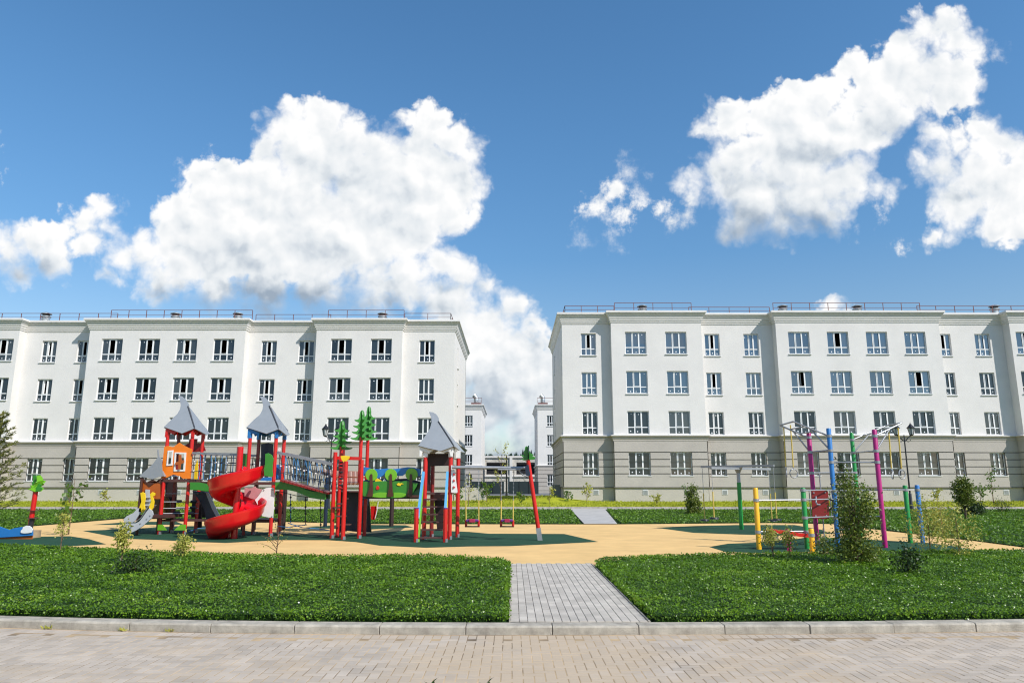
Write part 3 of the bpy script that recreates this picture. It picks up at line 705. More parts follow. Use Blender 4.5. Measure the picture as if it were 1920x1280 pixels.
def block(label, sections, Yb, zroof, dz, zg, cols, bandx, side, depth=13.5, railsec=None, vents=(), glassf=None):
    """sections: [(x0,x1,Y)] from left to right; cols: [(x,width)]; dz: height shift of storeys"""
    x0, x1 = sections[0][0], sections[-1][1]
    bld = thing('apartment_building', label, 'building', ((x0+x1)/2, sections[0][2], zg))
    tops = [12.64+dz-3*i for i in range(4)]
    # plan path
    path = []
    for (a, b_, Y) in sections: path += [(a, Y), (b_, Y)]
    pth = [path[0]]
    for q in path[1:]:
        if (Vector(q)-Vector(pth[-1])).length > 1e-4: pth.append(q)
    full = list(pth)
    back = Yb
    if side == 'right': full = pth+[(x1, back)]
    else: full = [(x0, back)]+pth
    zbelt = 4.86+dz; zpl = 1.52
    grooves = [tops[3]-.02-.52*i for i in range(4)]
    bands = [(zpl, grooves[3]-.035)]+[(grooves[i]+.035, grooves[i-1]-.035) for i in (3, 2, 1)]+[(grooves[0]+.035, zbelt-.26)]
    for i in range(len(full)-1):
        a, b_ = Vector(full[i]), Vector(full[i+1]); d = (b_-a).normalized(); L = (b_-a).length; horiz = abs(d.x) > .9
        holes = []
        if horiz:
            for (cx, wd) in cols:
                if a.x+.1 < cx < b_.x-.1:
                    for k, t in enumerate(tops): holes.append((cx-wd/2-a.x, cx+wd/2-a.x, t-1.7, t))
        elif L > 5:
            for sx in (3.4,):
                for k, t in enumerate(tops): holes.append((sx-.32, sx+.32, t-1.7, t))
        wall(bld, 'wall', 'white_plaster', a, b_, zbelt, zroof-.6, holes, depth=.17)
        wall(bld, 'lower_wall', 'groove', a, b_, zpl, zbelt, holes, depth=.17)
        nrm = Vector((d.y, -d.x))
        ext0 = ext1 = 0
        # rusticated bands stand 4 cm proud; mitre by extending outer corners
        def corner(j):
            if j <= 0 or j >= len(full)-1: return 0
            e0 = (Vector(full[j])-Vector(full[j-1])).normalized(); e1 = (Vector(full[j+1])-Vector(full[j])).normalized()
            return .04*(1 if e0.x*e1.y-e0.y*e1.x > 0 else -1)
        s0, s1 = corner(i), corner(i+1)
        aa = a-d*s0+nrm*.04; bb_ = b_+d*s1+nrm*.04
        if horiz: aa += d*.0015; bb_ -= d*.0015
        h2 = [(h[0]+s0, h[1]+s0, h[2], h[3]) for h in holes]
        for (za, zb) in bands: wall(bld, 'plaster_band', 'beige_plaster', aa, bb_, za, zb, h2, depth=.08, thick=.05)
        sA = -d*s0*1.5+nrm*.06; sB = d*s1*1.5+nrm*.06
        wall(bld, 'plinth', 'plinth_plaster', a-nrm*.02, b_-nrm*.02, zg-.6, zpl-.03)
        # windows
        if horiz:
            for (cx, wd) in cols:
                if a.x+.1 < cx < b_.x-.1:
                    for k, t in enumerate(tops):
                        g, op = glassf(k, cx)
                        yf = a.y+.115
                        add_window(bld, cx, yf, t-1.7, wd, 1.7, 0, g, op)
                    gx_ = cx+.35
                    G_ = MB(); G_.box((gx_-.2, a.y-.006, .95), (gx_+.2, a.y+.03, 1.32))
                    fr_ = G_.build('basement_grille', M['sill_white'], bld)
                    G2 = MB()
                    for q in range(6): G2.box((gx_-.165, a.y-.016, .985+q*.052), (gx_+.165, a.y-.0065, 1.018+q*.052))
                    G2.build('louvre', M['grille'], fr_)
        elif L > 5:
            for k, t in enumerate(tops):
                c = a+d*3.4-nrm*.115; add_window(bld, c.x, c.y, t-1.7, .64, 1.7, math.atan2(d.y, d.x), 'glass', False, False, full=True)
    sweep(bld, 'plinth_ledge', 'groove', full, [(-.05, zpl-.05), (.085, zpl-.05), (.085, zpl-.012), (-.05, zpl-.0)])
    sweep(bld, 'belt_course', 'beige_plaster', full, [(0, zbelt-.42), (.06, zbelt-.42), (.06, zbelt-.30), (.10, zbelt-.27), (.10, zbelt-.15), (.16, zbelt-.10), (.22, zbelt-.08), (.22, zbelt-.03), (0, zbelt+.01)])
    sweep(bld, 'belt_cap', 'white_plaster', full, [(.0, zbelt+.003), (.235, zbelt-.032), (.235, zbelt+.004), (0, zbelt+.05)])
    sweep(bld, 'cornice', 'white_plaster', full, [(o, zroof+z) for o, z in CORN])
    # core: floors and dark rooms behind the openings, roof
    B = MB(); e = 4.2
    B.box((x0+.6, sections[0][2]+3.0, zg), (x1-.6, back-.5, zroof-.4)); B.build('core', M['interior'], bld)
    fl_ = MB()
    for t in tops+[tops[-1]-3.0+.2]: fl_.box((x0+.3, sections[0][2]+1.05, t+.45), (x1-.3, sections[0][2]+3.1, t+.65))
    fl_.build('floor_slab', M['interior'], bld)
    wallsx = [c[0]+1.45 for c in cols]; pw = MB()
    for q in wallsx:
        if q < x1-.4: pw.box((q-.06, sections[0][2]+1.0, zg), (q+.06, sections[0][2]+3.1, zroof-.6))
    pw.build('partition', M['interior'], bld)
    rp = MB(); rp.add([(p[0], p[1]+.2, zroof-.02) for p in full]+[((x0 if side == 'right' else x1), back, zroof-.02)], [tuple(range(len(full)+1))])
    rp.build('roof', M['roof_dark'], bld)
    MB().box((x0, back-.3, zg), (x1, back, zroof)).build('rear_wall', M['white_plaster'], bld)
    # roof railing
    rl_ = thing('roof_railing', None, None); rl_.parent = bld
    def rail(pts, h):
        B = MB()
        for p, q in zip(pts, pts[1:]):
            B.bar((*p, zroof+h), (*q, zroof+h), .035); B.bar((*p, zroof+h*.52), (*q, zroof+h*.52), .025)
        B.build('handrail', M['rail_brown'], rl_)
        for p, q in zip(pts, pts[1:]):
            L = math.dist(p, q); k = max(1, round(L/1.45))
            for i in range(k+1):
                u = i/k; MB().bar((p[0]+(q[0]-p[0])*u, p[1]+(q[1]-p[1])*u, zroof), (p[0]+(q[0]-p[0])*u, p[1]+(q[1]-p[1])*u, zroof+h), .04).build('railing_post', M['rail_brown'], rl_)
    for pts, h in railsec: rail(pts, h)
    for (vx, vy) in vents:
        c = (vx, vy); B = MB()
        B.tube([(vx,vy,zroof-.1),(vx,vy,zroof+.42)], .30, 14).tube([(vx,vy,zroof+.42),(vx,vy,zroof+.50)], [.36,.36], 14)
        v = B.build('roof_vent', M['vent_metal'], bld, smooth=True)
        MB().tube([(vx,vy,zroof+.505),(vx,vy,zroof+.66)], [.26,.26], 14).build('vent_neck', M['roof_dark'], v, smooth=True)
        MB().tube([(vx,vy,zroof+.66),(vx,vy,zroof+.70),(vx,vy,zroof+.80)], [.40,.40,.16], 14).build('vent_cap', M['vent_metal'], v, smooth=True)
    return bld
YL, YLr = 54.7, 55.5
def glL(k, x):
    if k < 2: return 'glass_grey' if random.random() < .5 else 'glass', random.random() < .93
    return 'glass', random.random() < .05
def glR(k, x):
    if k == 0: return 'glass_sky_tint', random.random() < .55
    if k == 1: return 'glass_sky_tint' if x < 32 else 'glass', random.random() < .35
    return ('glass_grey' if random.random() < .35 else 'glass'), random.random() < .06
secL = [(-47,-37.8,YL),(-37.8,-32.4,YLr),(-32.4,-20.45,YL),(-20.45,-15.0,YLr),(-15.0,-8.4,YL),(-8.4,-4.42,YLr-.25)]
colL = [(-41.7,1.6),(-38.95,1.6),(-35.9,1.15),(-33.15,1.15),(-30.6,1.6),(-27.75,1.6),(-24.9,1.6),(-22.05,1.6),(-18.85,1.2),(-15.95,1.2),(-13.05,1.62),(-10.0,1.62),(-6.56,1.2)]
zl = 14.19
block('long white four-storey apartment block with beige ground floor, on the left behind the play towers', secL, 69, zl, 0, .40, colL, None, 'right',
      railsec=[([(-46,YL+.9),(-30.9,YL+.9)], .66), ([(-31.2,YL+.5),(-20.2,YL+.5)], .82), ([(-20.2,YL+1.3),(-14.3,YL+1.3)], .66), ([(-14.3,YL+.5),(-8.4,YL+.5)], .82), ([(-8.4,YL+.9),(-4.8,YL+.9),(-4.8,66)], .66)],
      vents=[(-36.7,YL+1.2),(-26.5,YL+1.2),(-21.6,YL+1.2),(-10.2,YL+1.2)], glassf=glL)
YR, YRr = 54.0, 54.8
secR = [(3.82,7.5,YRr-.2),(7.5,14.35,YR),(14.35,20.0,YRr),(20.0,32.4,YR),(32.4,37.75,YRr),(37.75,47,YR)]
colR = [(5.84,1.15),(9.35,1.6),(12.4,1.6),(15.35,1.15),(18.35,1.15),(21.7,1.6),(24.65,1.6),(27.6,1.6),(30.5,1.6),(33.1,1.15),(36.1,1.15),(38.95,1.6),(41.9,1.6)]
zr_ = 14.62
block('long white four-storey apartment block with beige ground floor, on the right behind the gym bars', secR, 68, zr_, .40, .42, colR, None, 'left',
      railsec=[([(4.1,66),(4.1,YR+.9),(7.9,YR+.9)], .66), ([(7.9,YR+.5),(13.8,YR+.5)], .8), ([(13.8,YR+1.3),(20.1,YR+1.3)], .66), ([(20.1,YR+.5),(31.4,YR+.5)], .8), ([(31.4,YR+.9),(46,YR+.9)], .66)],
      vents=[(10.15,YR+1.2),(21.1,YR+1.2),(26.9,YR+1.2),(37.6,YR+1.2)], glassf=glR)
# narrow pair of blocks seen down the gap
def far_block(label, x0, x1, Y, Yb, zroof, cols, side):
    bld = thing('apartment_building', label, 'building', ((x0+x1)/2, Y, .3))
    full = [(x0, Y), (x1, Y), (x1, Yb)] if side == 'right' else [(x0, Yb), (x0, Y), (x1, Y)]
    tops = [12.2-3*i for i in range(4)]; zb = 4.6
    for i in range(2):
        a, b_ = Vector(full[i]), Vector(full[i+1]); d = (b_-a).normalized(); horiz = abs(d.x) > .9; nrm = Vector((d.y, -d.x))
        holes = [(cx-.6-a.x, cx+.6-a.x, t-1.7, t) for cx in cols for t in tops] if horiz else []
        wall(bld, 'wall', 'white_plaster', a, b_, zb, zroof-.3, holes); wall(bld, 'lower_wall', 'groove', a, b_, .2, zb, holes)
        for k in range(7): wall(bld, 'plaster_band', 'beige_plaster', a+nrm*.05, b_+nrm*.05, .2+k*.62, .2+k*.62+.56, holes, depth=.1, thick=.05)
        if horiz:
            for cx in cols:
                for t in tops: add_window(bld, cx, a.y+.115, t-1.7, 1.2, 1.7, 0, 'glass_grey', True, False)
    sweep(bld, 'belt_course', 'white_plaster', full, [(0,zb-.2),(.2,zb-.1),(.2,zb),(0,zb+.03)])
    sweep(bld, 'cornice', 'white_plaster', full, [(o, zroof+z) for o, z in CORN])
    MB().box((x0+.4, Y+1.2, .2), (x1-.4, Yb-.3, zroof-.05)).build('core', M['interior'], bld)
    xx = x1-.9 if side == 'right' else x0+.9; B = MB()
    for za in (.55, 1.1): B.bar((x0, Y+.8, zroof+za), (x1, Y+.8, zroof+za), .05)
    for k in range(6): q = x0+(x1-x0)*k/5; B.bar((q, Y+.8, zroof), (q, Y+.8, zroof+1.1), .05)
    B.build('roof_railing', M['rail_brown'], bld)
    v = MB().box((xx-.75, Y+.7, zroof-.02), (xx+.75, Y+2.2, zroof+.35)).build('roof_vent', M['rail_brown'], bld)
    MB().tube([(xx, Y+1.4, zroof+.35), (xx, Y+1.4, zroof+1.2), (xx-.35, Y+1.4, zroof+1.6)], .38, 10).build('vent_pipe', M['vent_metal'], v, smooth=True)
    return bld
far_block('white apartment block end with beige base seen through the gap, beside the left building', -24, -4.75, 113, 128, 13.9, [-6.7, -10, -13.5], 'right')
far_block('white apartment block end with beige base seen through the gap, beside the right building', 3.95, 24, 113, 128, 13.9, [6.0, 9.5, 13], 'left')
# unfinished block building
ub = thing('unfinished_building', 'unfinished pale concrete block building with big dark openings at the end of the gap', 'building', (0, 150, .2))
defm('blockwork', (.58,.54,.49), .95, var=.2, scale=.8, bump=.6, bscale=8)
ops = [(-5.2,-1.2,3.7,6.1),(.9,5,3.7,6.1),(-5.2,-2.2,.4,2.2),(.9,4.6,.4,2.2),(-12,-7.5,3.7,6.1),(7,11,3.7,6.1)]
wall(ub, 'wall', 'blockwork', (-18,150), (18,150), 0, 7.4, [(o[0]+18, o[1]+18, o[2], o[3]) for o in ops], depth=.6)
B = MB()
for r_ in range(14):
    for c_ in range(30):
        xa = -6.5+c_*.45+(r_ % 2)*.22; za = 2.35+r_*.36
        if random.random() < .16 and not any(o[0]-.5 < xa < o[1]+.1 and o[2]-.4 < za < o[3]+.1 for o in ops): B.box((xa, 149.95, za), (xa+.36, 150.02, za+.28))
B.build('loose_blocks', M['plinth_plaster'], ub, kind='stuff')
MB().box((-18, 151.2, 0), (18, 160, 7.3)).build('core', M['interior'], ub)
for q in (-5.8, -.2, 5.8): MB().box((q-.28, 149.7, 0), (q+.28, 150-.002, 7.2)).build('column', M['white_plaster'], ub)
for z in (3.2, 7.0): MB().box((-18, 149.75, z), (18, 149.998, z+.32)).build('beam', M['white_plaster'], ub)
defm('dark_sheet', (.016,.028,.030), .5)
# dark mesh fence in front of it
for k, (a, b_) in enumerate(((-5.6,-1.05),(-.35,3.6))):
    f = thing('fence', 'dark green sheet fence panel in the gap, %s of the thin lamp pole' % ('left' if k == 0 else 'right'), 'fence', ((a+b_)/2, 100, .3))
    n = 3; wv = (b_-a)/n
    for i in range(n):
        MB().box((a+i*wv+.03, 99.98, .35), (a+(i+1)*wv-.03, 100.02, 2.1)).build('panel', M['dark_sheet'], f)
        MB().box((a+i*wv-.03, 99.93, .3), (a+i*wv+.029, 100.07, 2.2)).build('post', M['lamp_black'], f)
gp_ = thing('lamp_pole', 'thin dark pole standing between the two fence panels in the gap', 'pole', (-.62, 84, .4))
MB().tube([(-.62,84,.4),(-.62,84,5.0)], [.09,.07], 8).build('shaft', M['lamp_black'], gp_, smooth=True)
MB().tube([(-.62,84,.38),(-.62,84,.7)], [.16,.12], 8).build('base', M['lamp_black'], gp_, smooth=True)
# low walls beside the two buildings
o = MB().box((3.2,58.5,.35),(8.2,58.9,1.6)); o.box((3.1,58.45,1.6),(8.2,58.95,1.68)); setp(o.build('ramp_wall', M['grille'], loc=(5,58.5,.35)), 'dark grey low ramp wall against the side of the right building', 'wall')
o = MB().box((-4.38,56.2,.2),(-1.9,56.6,1.45)); o.box((-4.38,56.601,.2),(-4.1,60,1.45)); setp(o.build('basement_wall', M['plinth_plaster'], loc=(-3,56.4,.2)), 'pale concrete basement stair wall beside the corner of the left building', 'wall')
# far wood: rough line of conifers on the horizon
V_, F_l = [], []; n0 = 0; B = MB()
for k in range(1300):
    x = random.uniform(-60, 60) if k < 520 else random.uniform(-330, 330); Y = random.uniform(265, 290); h = random.uniform(10.6, 12.7)+.8*math.sin(x*.33)
    for j in range(7):
        z0 = h*(.1+.13*j); r0 = (1-.115*j)*2.3*random.uniform(.7, 1.2)
        c = len(B.v); n = 7
        B.v += [(x+r0*math.cos(6.283*q/n+j)*random.uniform(.7, 1.2), Y+r0*math.sin(6.283*q/n+j), z0+random.uniform(-.3, .3)) for q in range(n)]+[(x, Y, z0+h*.2)]
        B.f += [(c+q, c+(q+1) % n, c+n) for q in range(n)]
B.build('far_wood', M['conifer_dark'], kind='stuff', label='dark line of distant conifers on the horizon behind the unfinished building', category='trees')
# ------------------------------------------------------------------ playground
def zz(ox, oy, s): return lambda x, y: (ox+x/s, oy+y/s)
z1 = zz(200,720,4); z2 = zz(380,720,4); z3 = zz(600,740,4.267); z4 = zz(760,740,4.267); z5 = zz(1300,760,4.267); z6 = zz(1450,760,4)
def onpl(q, p0, n):
    c = Vector((0,0,H)); d = P(q[0], q[1], 20)-c
    return c+d*((Vector(p0)-c).dot(n)/d.dot(n))
def pan(par, name, m, pts, Y, th=.03, zf=lambda x, y: (x, y), **kw):
    return MB().prism([P(*zf(*q), Y) for q in pts], (0, th, 0)).build(name, M[m], par, bevel=.006, **kw)
def post(par, x, Y, z0, z1_, r=.055, m='red', name='post', n=8, cap=None):
    o = MB().tube([(x,Y,z0),(x,Y,z1_)], r, n).build(name, M[m], par, smooth=True)
    if cap: MB().tube([(x,Y,z1_-.001),(x,Y,z1_+.03)], [r*1.05, r*.6], n).build('cap', M[cap], o, smooth=True)
    return o
def foot(par, x, Y):
    return MB().box((x+.02,Y-.075,Z0),(x+.075,Y+.04,Z0+.10)).build('foot_bracket', M['galv'], par)
def rope(par, pts, r=.012, m='rope_dark', name='rope', **kw):
    return MB().tube(pts, r, 6).build(name, M[m], par, smooth=True, **kw)
def nearest(px, Y): return P(px, 900, Y).x
ROOF1 = [(430,322),(490,262),(530,225),(550,190),(556,160),(550,120),(535,88),(565,92),(595,115),(615,145),(620,160),(612,172),(658,332),(565,370)]
RIGHT1 = [(618,172),(770,370),(750,382),(664,336)]
def roof(par, FLp, FRp, apexp, outline, right, Yf, trim, s=None):
    FL, FR = P(*FLp, Yf), P(*FRp, Yf); ze = (FL.z+FR.z)/2; s = s or FR.x-FL.x
    FL.z = FR.z = ze; BR = FR+Vector((0,s,0)); BL = FL+Vector((0,s,0)); c = (FL+BR)/2; ap = P(*apexp, c.y); ap.x = c.x
    rf = MB().prism([FL, FR, ap], (0,0,.001))
    n = (FR-FL).cross(ap-FL).normalized()
    o = MB().prism([onpl(q, FL, n) for q in outline], n*.03).build('roof_panel', M['roof_grey'], par, bevel=.004)
    n2 = (BR-FR).cross(ap-FR).normalized()
    MB().prism([onpl(q, FR+n2*.01, n2) for q in right], n2*.03).build('roof_panel', M['roof_grey'], par, bevel=.004)
    # black joint strip on the hip, then the two hidden panels
    MB().bar(FR+n*.02, ap+n*.02, .035, .03).build('hip_strip', M['roof_grey_edge'], par)
    for a, b_ in ((BR, BL), (BL, FL)):
        n3 = (b_-a).cross(ap-a).normalized(); MB().prism([a, b_, ap], n3*.03).build('roof_panel', M['roof_grey'], par)
    ins = .05; hb = .30
    for (a, b_) in ((FL, FR), (FR, BR), (BR, BL), (BL, FL)):
        d = (b_-a); m = d.cross(Vector((0,0,1))).normalized(); a2 = a-m*ins+d*.04; b2 = b_-m*ins-d*.04; d = b2-a2; u = Vector((0,0,-.02))
        low = [(0,-.30),(.06,-.30),(.10,-.14),(.28,-.20),(.5,-.08),(.72,-.20),(.90,-.14),(.94,-.30),(1,-.30)]
        poly = [a2+u, b2+u]+[a2+d*t+Vector((0,0,h_)) for t, h_ in reversed(low)]
        MB().prism(poly, m*.025).build('gable_board', M[trim], par)
    return FL, FR, BR, BL, ze
# ---------- tower with the orange house front
Y1 = 24.5
t1 = thing('play_tower', 'grey-roofed play tower with orange house-shaped panel and two white-framed windows', 'play tower', (P(330,950,Y1).x, Y1, Z0), 'grey-roofed play towers')
FL, FR, BR, BL, ze = roof(t1, z1(430,322), z1(660,335), z1(612,168), [z1(*q) for q in ROOF1], [z1(*q) for q in RIGHT1], Y1-.12, 'red')
T1 = (FL.x+.10, FR.x-.10, Y1, Y1+(FR.x-FL.x)-.2)
for i, (x, y) in enumerate(((T1[0],T1[2]),(T1[1],T1[2]),(T1[1],T1[3]),(T1[0],T1[3]))):
    p = post(t1, x, y, Z0, ze-.05, .06, 'red' if i < 3 else 'dark_red'); foot(p, x, y)
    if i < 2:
        MB().prism([(x-.03,y-.07,Z0+.32),(x+.12,y-.07,Z0+.32),(x+.28*(1 if i == 0 else -1.6),y-.07,Z0+.14),(x-.03,y-.07,Z0+.14)] if i == 0 else [(x+.06,y-.07,Z0+.32),(x-.12,y-.07,Z0+.32),(x-.32,y-.07,Z0+.14),(x+.06,y-.07,Z0+.14)], (0,.02,0)).build('foot_flag', M['lime'], p)
# orange panel with two openings, built as a ring of pieces
Yp = Y1-.08
def ring(par, name, m, outer, hole, Y, th, zf):
    """panel with rectangular-ish holes: outer polygon filled through a bmesh triangulation"""
    bm = bmesh.new(); loops = [outer]+hole; edges = []
    for lp in loops:
        vs = [bm.verts.new(P(*zf(*q), Y)) for q in lp]
        edges += [bm.edges.new((vs[i], vs[(i+1) % len(vs)])) for i in range(len(vs))]
    r = bmesh.ops.triangle_fill(bm, edges=edges, use_beauty=True, use_dissolve=False)
    fs = [f for f in bm.faces]
    ex = bmesh.ops.extrude_face_region(bm, geom=fs)
    bmesh.ops.translate(bm, vec=(0, th, 0), verts=[g for g in ex['geom'] if isinstance(g, bmesh.types.BMVert)])
    bmesh.ops.recalc_face_normals(bm, faces=bm.faces[:])
    off = rootloc(par); bmesh.ops.translate(bm, vec=-off, verts=bm.verts[:])
    me = bpy.data.meshes.new(name); bm.to_mesh(me); bm.free(); me.materials.append(M[m])
    o = bpy.data.objects.new(name, me); COL.objects.link(o); o.parent = par; return o
ow = [(432,468),(462,462),(498,472),(545,438),(590,465),(640,488),(628,708),(572,708),(552,690),(500,676),(455,698),(408,708),(418,600)]
h1 = [(466,508),(490,506),(480,598),(458,600)]; h2 = [(520,520),(582,522),(574,640),(514,640)]
op = ring(t1, 'house_panel', 'orange', ow, [h1, h2], Yp, .03, z1)
for hh, oo in ((h1, [(458,498),(500,494),(492,608),(447,612)]), (h2, [(510,510),(596,512),(586,652),(502,652)])):
    ring(t1, 'window_frame', 'white_panel', oo, [hh], Yp-.025, .025, z1)
pan(t1, 'shutter_cross', 'orange_brown', [(540,530),(560,528),(562,570),(582,568),(580,590),(558,598),(552,640),(536,636),(538,602),(514,606),(516,586),(540,578)], Yp-.06, .03, z1)
# platform, lower deck and dark panels
zp = P(330,898,Y1).z
MB().box((T1[0]-.06,Y1-.06,zp-.09),(T1[1]+.06,T1[3]+.06,zp)).build('platform', M['deck'], t1)
zd = P(330,974,Y1).z
MB().box((T1[0]-.02,Y1+.15,zd-.06),(T1[1]+1.3,T1[3],zd)).build('lower_deck', M['deck'], t1)
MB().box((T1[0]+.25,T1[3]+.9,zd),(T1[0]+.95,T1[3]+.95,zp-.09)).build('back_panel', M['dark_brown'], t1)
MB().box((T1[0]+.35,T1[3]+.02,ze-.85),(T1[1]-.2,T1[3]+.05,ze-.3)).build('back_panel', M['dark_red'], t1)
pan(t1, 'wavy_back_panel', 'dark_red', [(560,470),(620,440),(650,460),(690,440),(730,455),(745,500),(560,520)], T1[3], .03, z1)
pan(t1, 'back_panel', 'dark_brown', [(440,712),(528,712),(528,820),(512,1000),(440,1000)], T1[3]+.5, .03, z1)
for y in (925, 940.5, 952.5, 962):
    a, b_ = P(306,y,Y1+.2), P(372,y,Y1+.6); MB().tube([a, b_], .016, 6).build('steel_bar', M['galv'], t1, smooth=True)
for (x, y) in ((540,878),(652,880),(648,925),(525,962),(632,968)):
    c = P(*z1(x, y), Y1+.5); MB().tube([c-Vector((.09,0,0)), c+Vector((.09,0,0))], .05, 8).build('abacus_block', M['black_plastic'], t1, smooth=True)
for px, by in ((322,989.5),(371,989)):
    g = G(px, by); post(t1, g.x, g.y, Z0, Z0+1.5, .09, 'dark_brown', 'rear_post')
pan(t1, 'yellow_side', 'yellow', [(680,565),(686,600),(680,712),(655,712),(662,620)], T1[3]-.1, .04, z1)
# ---------- small lean-to house behind it
Ys = 24.28
t0 = thing('playhouse', 'small playhouse with pointed grey roof and brown-orange walls left of the orange tower', 'playhouse', (P(283,950,Ys).x, Ys, Z0))
r0 = [z1(*q) for q in [(245,690),(300,640),(350,595),(388,540),(412,560),(420,690),(400,690),(345,712),(300,700)]]
MB().prism([P(*q, Ys) for q in r0], (0,.03,0)).build('roof_panel', M['roof_grey'], t0)
a, b_ = P(*z1(245,690), Ys), P(*z1(430,690), Ys); tp = P(*z1(395,545), Ys+.5)
MB().prism([(b_.x,Ys,b_.z),(b_.x,Ys+1.0,b_.z),(tp.x,Ys+.5,tp.z)], (.03,0,0)).build('roof_panel', M['roof_grey'], t0)
MB().prism([(a.x,Ys+1.0,a.z),(b_.x,Ys+1.0,b_.z),(tp.x,Ys+.9,tp.z)], (0,.03,0)).build('roof_panel', M['roof_grey'], t0)
pan(t0, 'roof_fin', 'roof_grey', [(380,495),(390,488),(397,560),(384,560)], Ys+.02, .04, z1)
ring(t0, 'front_wall', 'orange_brown', [(254,732),(275,728),(322,768),(375,728),(400,740),(400,860),(248,860)], [[(286,792),(326,790),(326,855),(284,855)]], Ys+.05, .03, z1)
pan(t0, 'door_panel', 'orange_brown', [(326,790),(362,800),(362,860),(326,860)], Ys+.02, .02, z1)
pan(t0, 'gable_board', 'brown', [(250,695),(275,700),(300,735),(345,712),(385,735),(408,700),(410,740),(375,728),(322,768),(278,730),(252,735)], Ys+.03, .02, z1)
pan(t0, 'side_panel', 'olive', [(345,850),(372,835),(400,845),(430,835),(462,848),(480,890),(485,960),(478,1000),(345,1005),(350,900)], Y1+1.0, .04, z1)
pan(t0, 'yellow_strip', 'yellow', [(424,865),(432,875),(432,1000),(424,1000)], Y1+.9, .04, z1)
for px in (262, 300): post(t0, P(px,940,Ys+.9).x, Ys+.9, Z0, P(px,900,Ys+.9).z, .05, 'brown')
for px in (262,): post(t0, P(px,940,Ys).x, Ys, Z0, P(px,900,Ys).z, .05, 'brown')
zq = P(290,950,Ys).z
MB().box((P(255,950,Ys).x,Ys,zq-.35),(P(318,950,Ys).x,Ys+1.0,zq-.25)).build('platform', M['deck'], t0)
# ---------- toddler slide
sl1 = thing('slide', 'low grey toddler slide with two yellow handle panels left of the orange tower', 'slide', (P(250,990,23.9).x, 23.9, Z0), 'slides')
gA = [(112,1078),(125,1055),(150,1046),(215,1043),(245,1030),(270,1000),(298,960),(320,930),(345,950),(352,975),(338,1005),(305,1035),(270,1065),(225,1095),(185,1114),(150,1118),(120,1106)]
gB = [(128,1012),(150,990),(200,965),(235,930),(262,925),(262,960),(240,985),(215,1025),(195,1036),(135,1034)]
ya, yb = 23.72, 24.2
pan(sl1, 'side_board', 'grey_panel', gA, ya, .05, z1); pan(sl1, 'side_board', 'grey_panel', gB, yb, .05, z1)
for (x, y) in ((155,1098),(182,1072),(252,1045),(300,1010),(325,985)):
    c = P(*z1(x, y), ya-.03); MB().tube([c-Vector((0,.01,0)), c+Vector((0,.01,0))], .022, 8).build('bolt', M['galv'], sl1)
B = MB(); pr = [(150,1040),(210,1035),(255,1000),(290,945),(320,905)]
for q, r_ in zip(pr, pr[1:]):
    a, b_ = P(*z1(*q), ya), P(*z1(*r_), ya)
    B.add([(a.x,ya,a.z),(a.x,yb,a.z),(b_.x,yb,b_.z),(b_.x,ya,b_.z),(a.x,ya,a.z-.02),(a.x,yb,a.z-.02),(b_.x,yb,b_.z-.02),(b_.x,ya,b_.z-.02)], [(0,1,2,3),(7,6,5,4),(0,4,5,1),(2,6,7,3),(0,3,7,4),(1,5,6,2)])
B.build('chute', M['galv'], sl1)
pan(sl1, 'handle_panel', 'yellow', [(255,815),(272,808),(290,818),(292,860),(285,900),(290,935),(275,960),(240,958),(248,920),(262,880),(258,845)], yb, .05, z1)
pan(sl1, 'handle_panel', 'yellow', [(328,822),(345,808),(366,818),(362,835),(348,842),(358,880),(352,925),(335,950),(318,942),(320,910),(338,880),(330,850)], ya+.05, .05, z1)
pan(sl1, 'top_panel', 'grey_panel', [(292,788),(325,790),(325,920),(300,940),(290,930)], yb+.1, .04, z1)
for y in (840, 870, 900): pan(sl1, 'slat', 'grey_panel', [(290,y),(328,y),(328,y+12),(290,y+12)], yb+.04, .03, z1)
# ---------- flat bridge tower 1 -> tower 2
Y2 = 23.6
br1 = thing('rope_bridge', 'rope-sided bridge between the orange tower and the blue-trimmed tower behind the red slide', 'bridge', (P(410,900,24.2).x, 24.2, Z0), 'rope-sided bridges')
def netside(par, A, B_, hb, n, cols, Y=None, drop=None):
    """hand rail A->B_ with vertical ropes down to the deck line hb metres below"""
    MB().bar(A, B_, .055, .07).build('hand_rail', M['galv'], par)
    for k in range(n):
        u = (k+.5)/n; p = A.lerp(B_, u); q = p-Vector((0,0,hb)); sw = Vector((random.uniform(-.03,.03),0,0))
        rope(par, [p, (p+q)/2+sw, q], .013, cols[k % len(cols)])
        for w_ in (.33, .68):
            c = p.lerp(q, w_); MB().ball(c, .028, 6, 5).build('rope_knot', M['black_plastic' if k % 2 else 'white_panel'], par)
    for w_ in (.33, .68, 1.0):
        rope(par, [A-Vector((0,0,hb*w_)), B_-Vector((0,0,hb*w_))], .011, cols[0])
A = P(361,849,24.4); B_ = P(464,852,24.0); hb = .85
netside(br1, A, B_, hb, 10, ['rope_dark','rope_blue']); netside(br1, A+Vector((0,.8,0)), B_+Vector((0,.8,0)), hb, 10, ['rope_blue','rope_dark'])
dz_ = P(400,902,24.3).z
for k in range(9):
    x = A.x+(B_.x-A.x)*k/9; MB().box((x+.01,24.25,dz_-.05),(x+(B_.x-A.x)/9-.01,25.0,dz_)).build('plank', M['deck'], br1)
pan(br1, 'side_beam', 'green', [(626,735),(690,735),(745,745),(800,748),(800,803),(745,803),(690,795),(626,792)], 24.15, .04, z1)
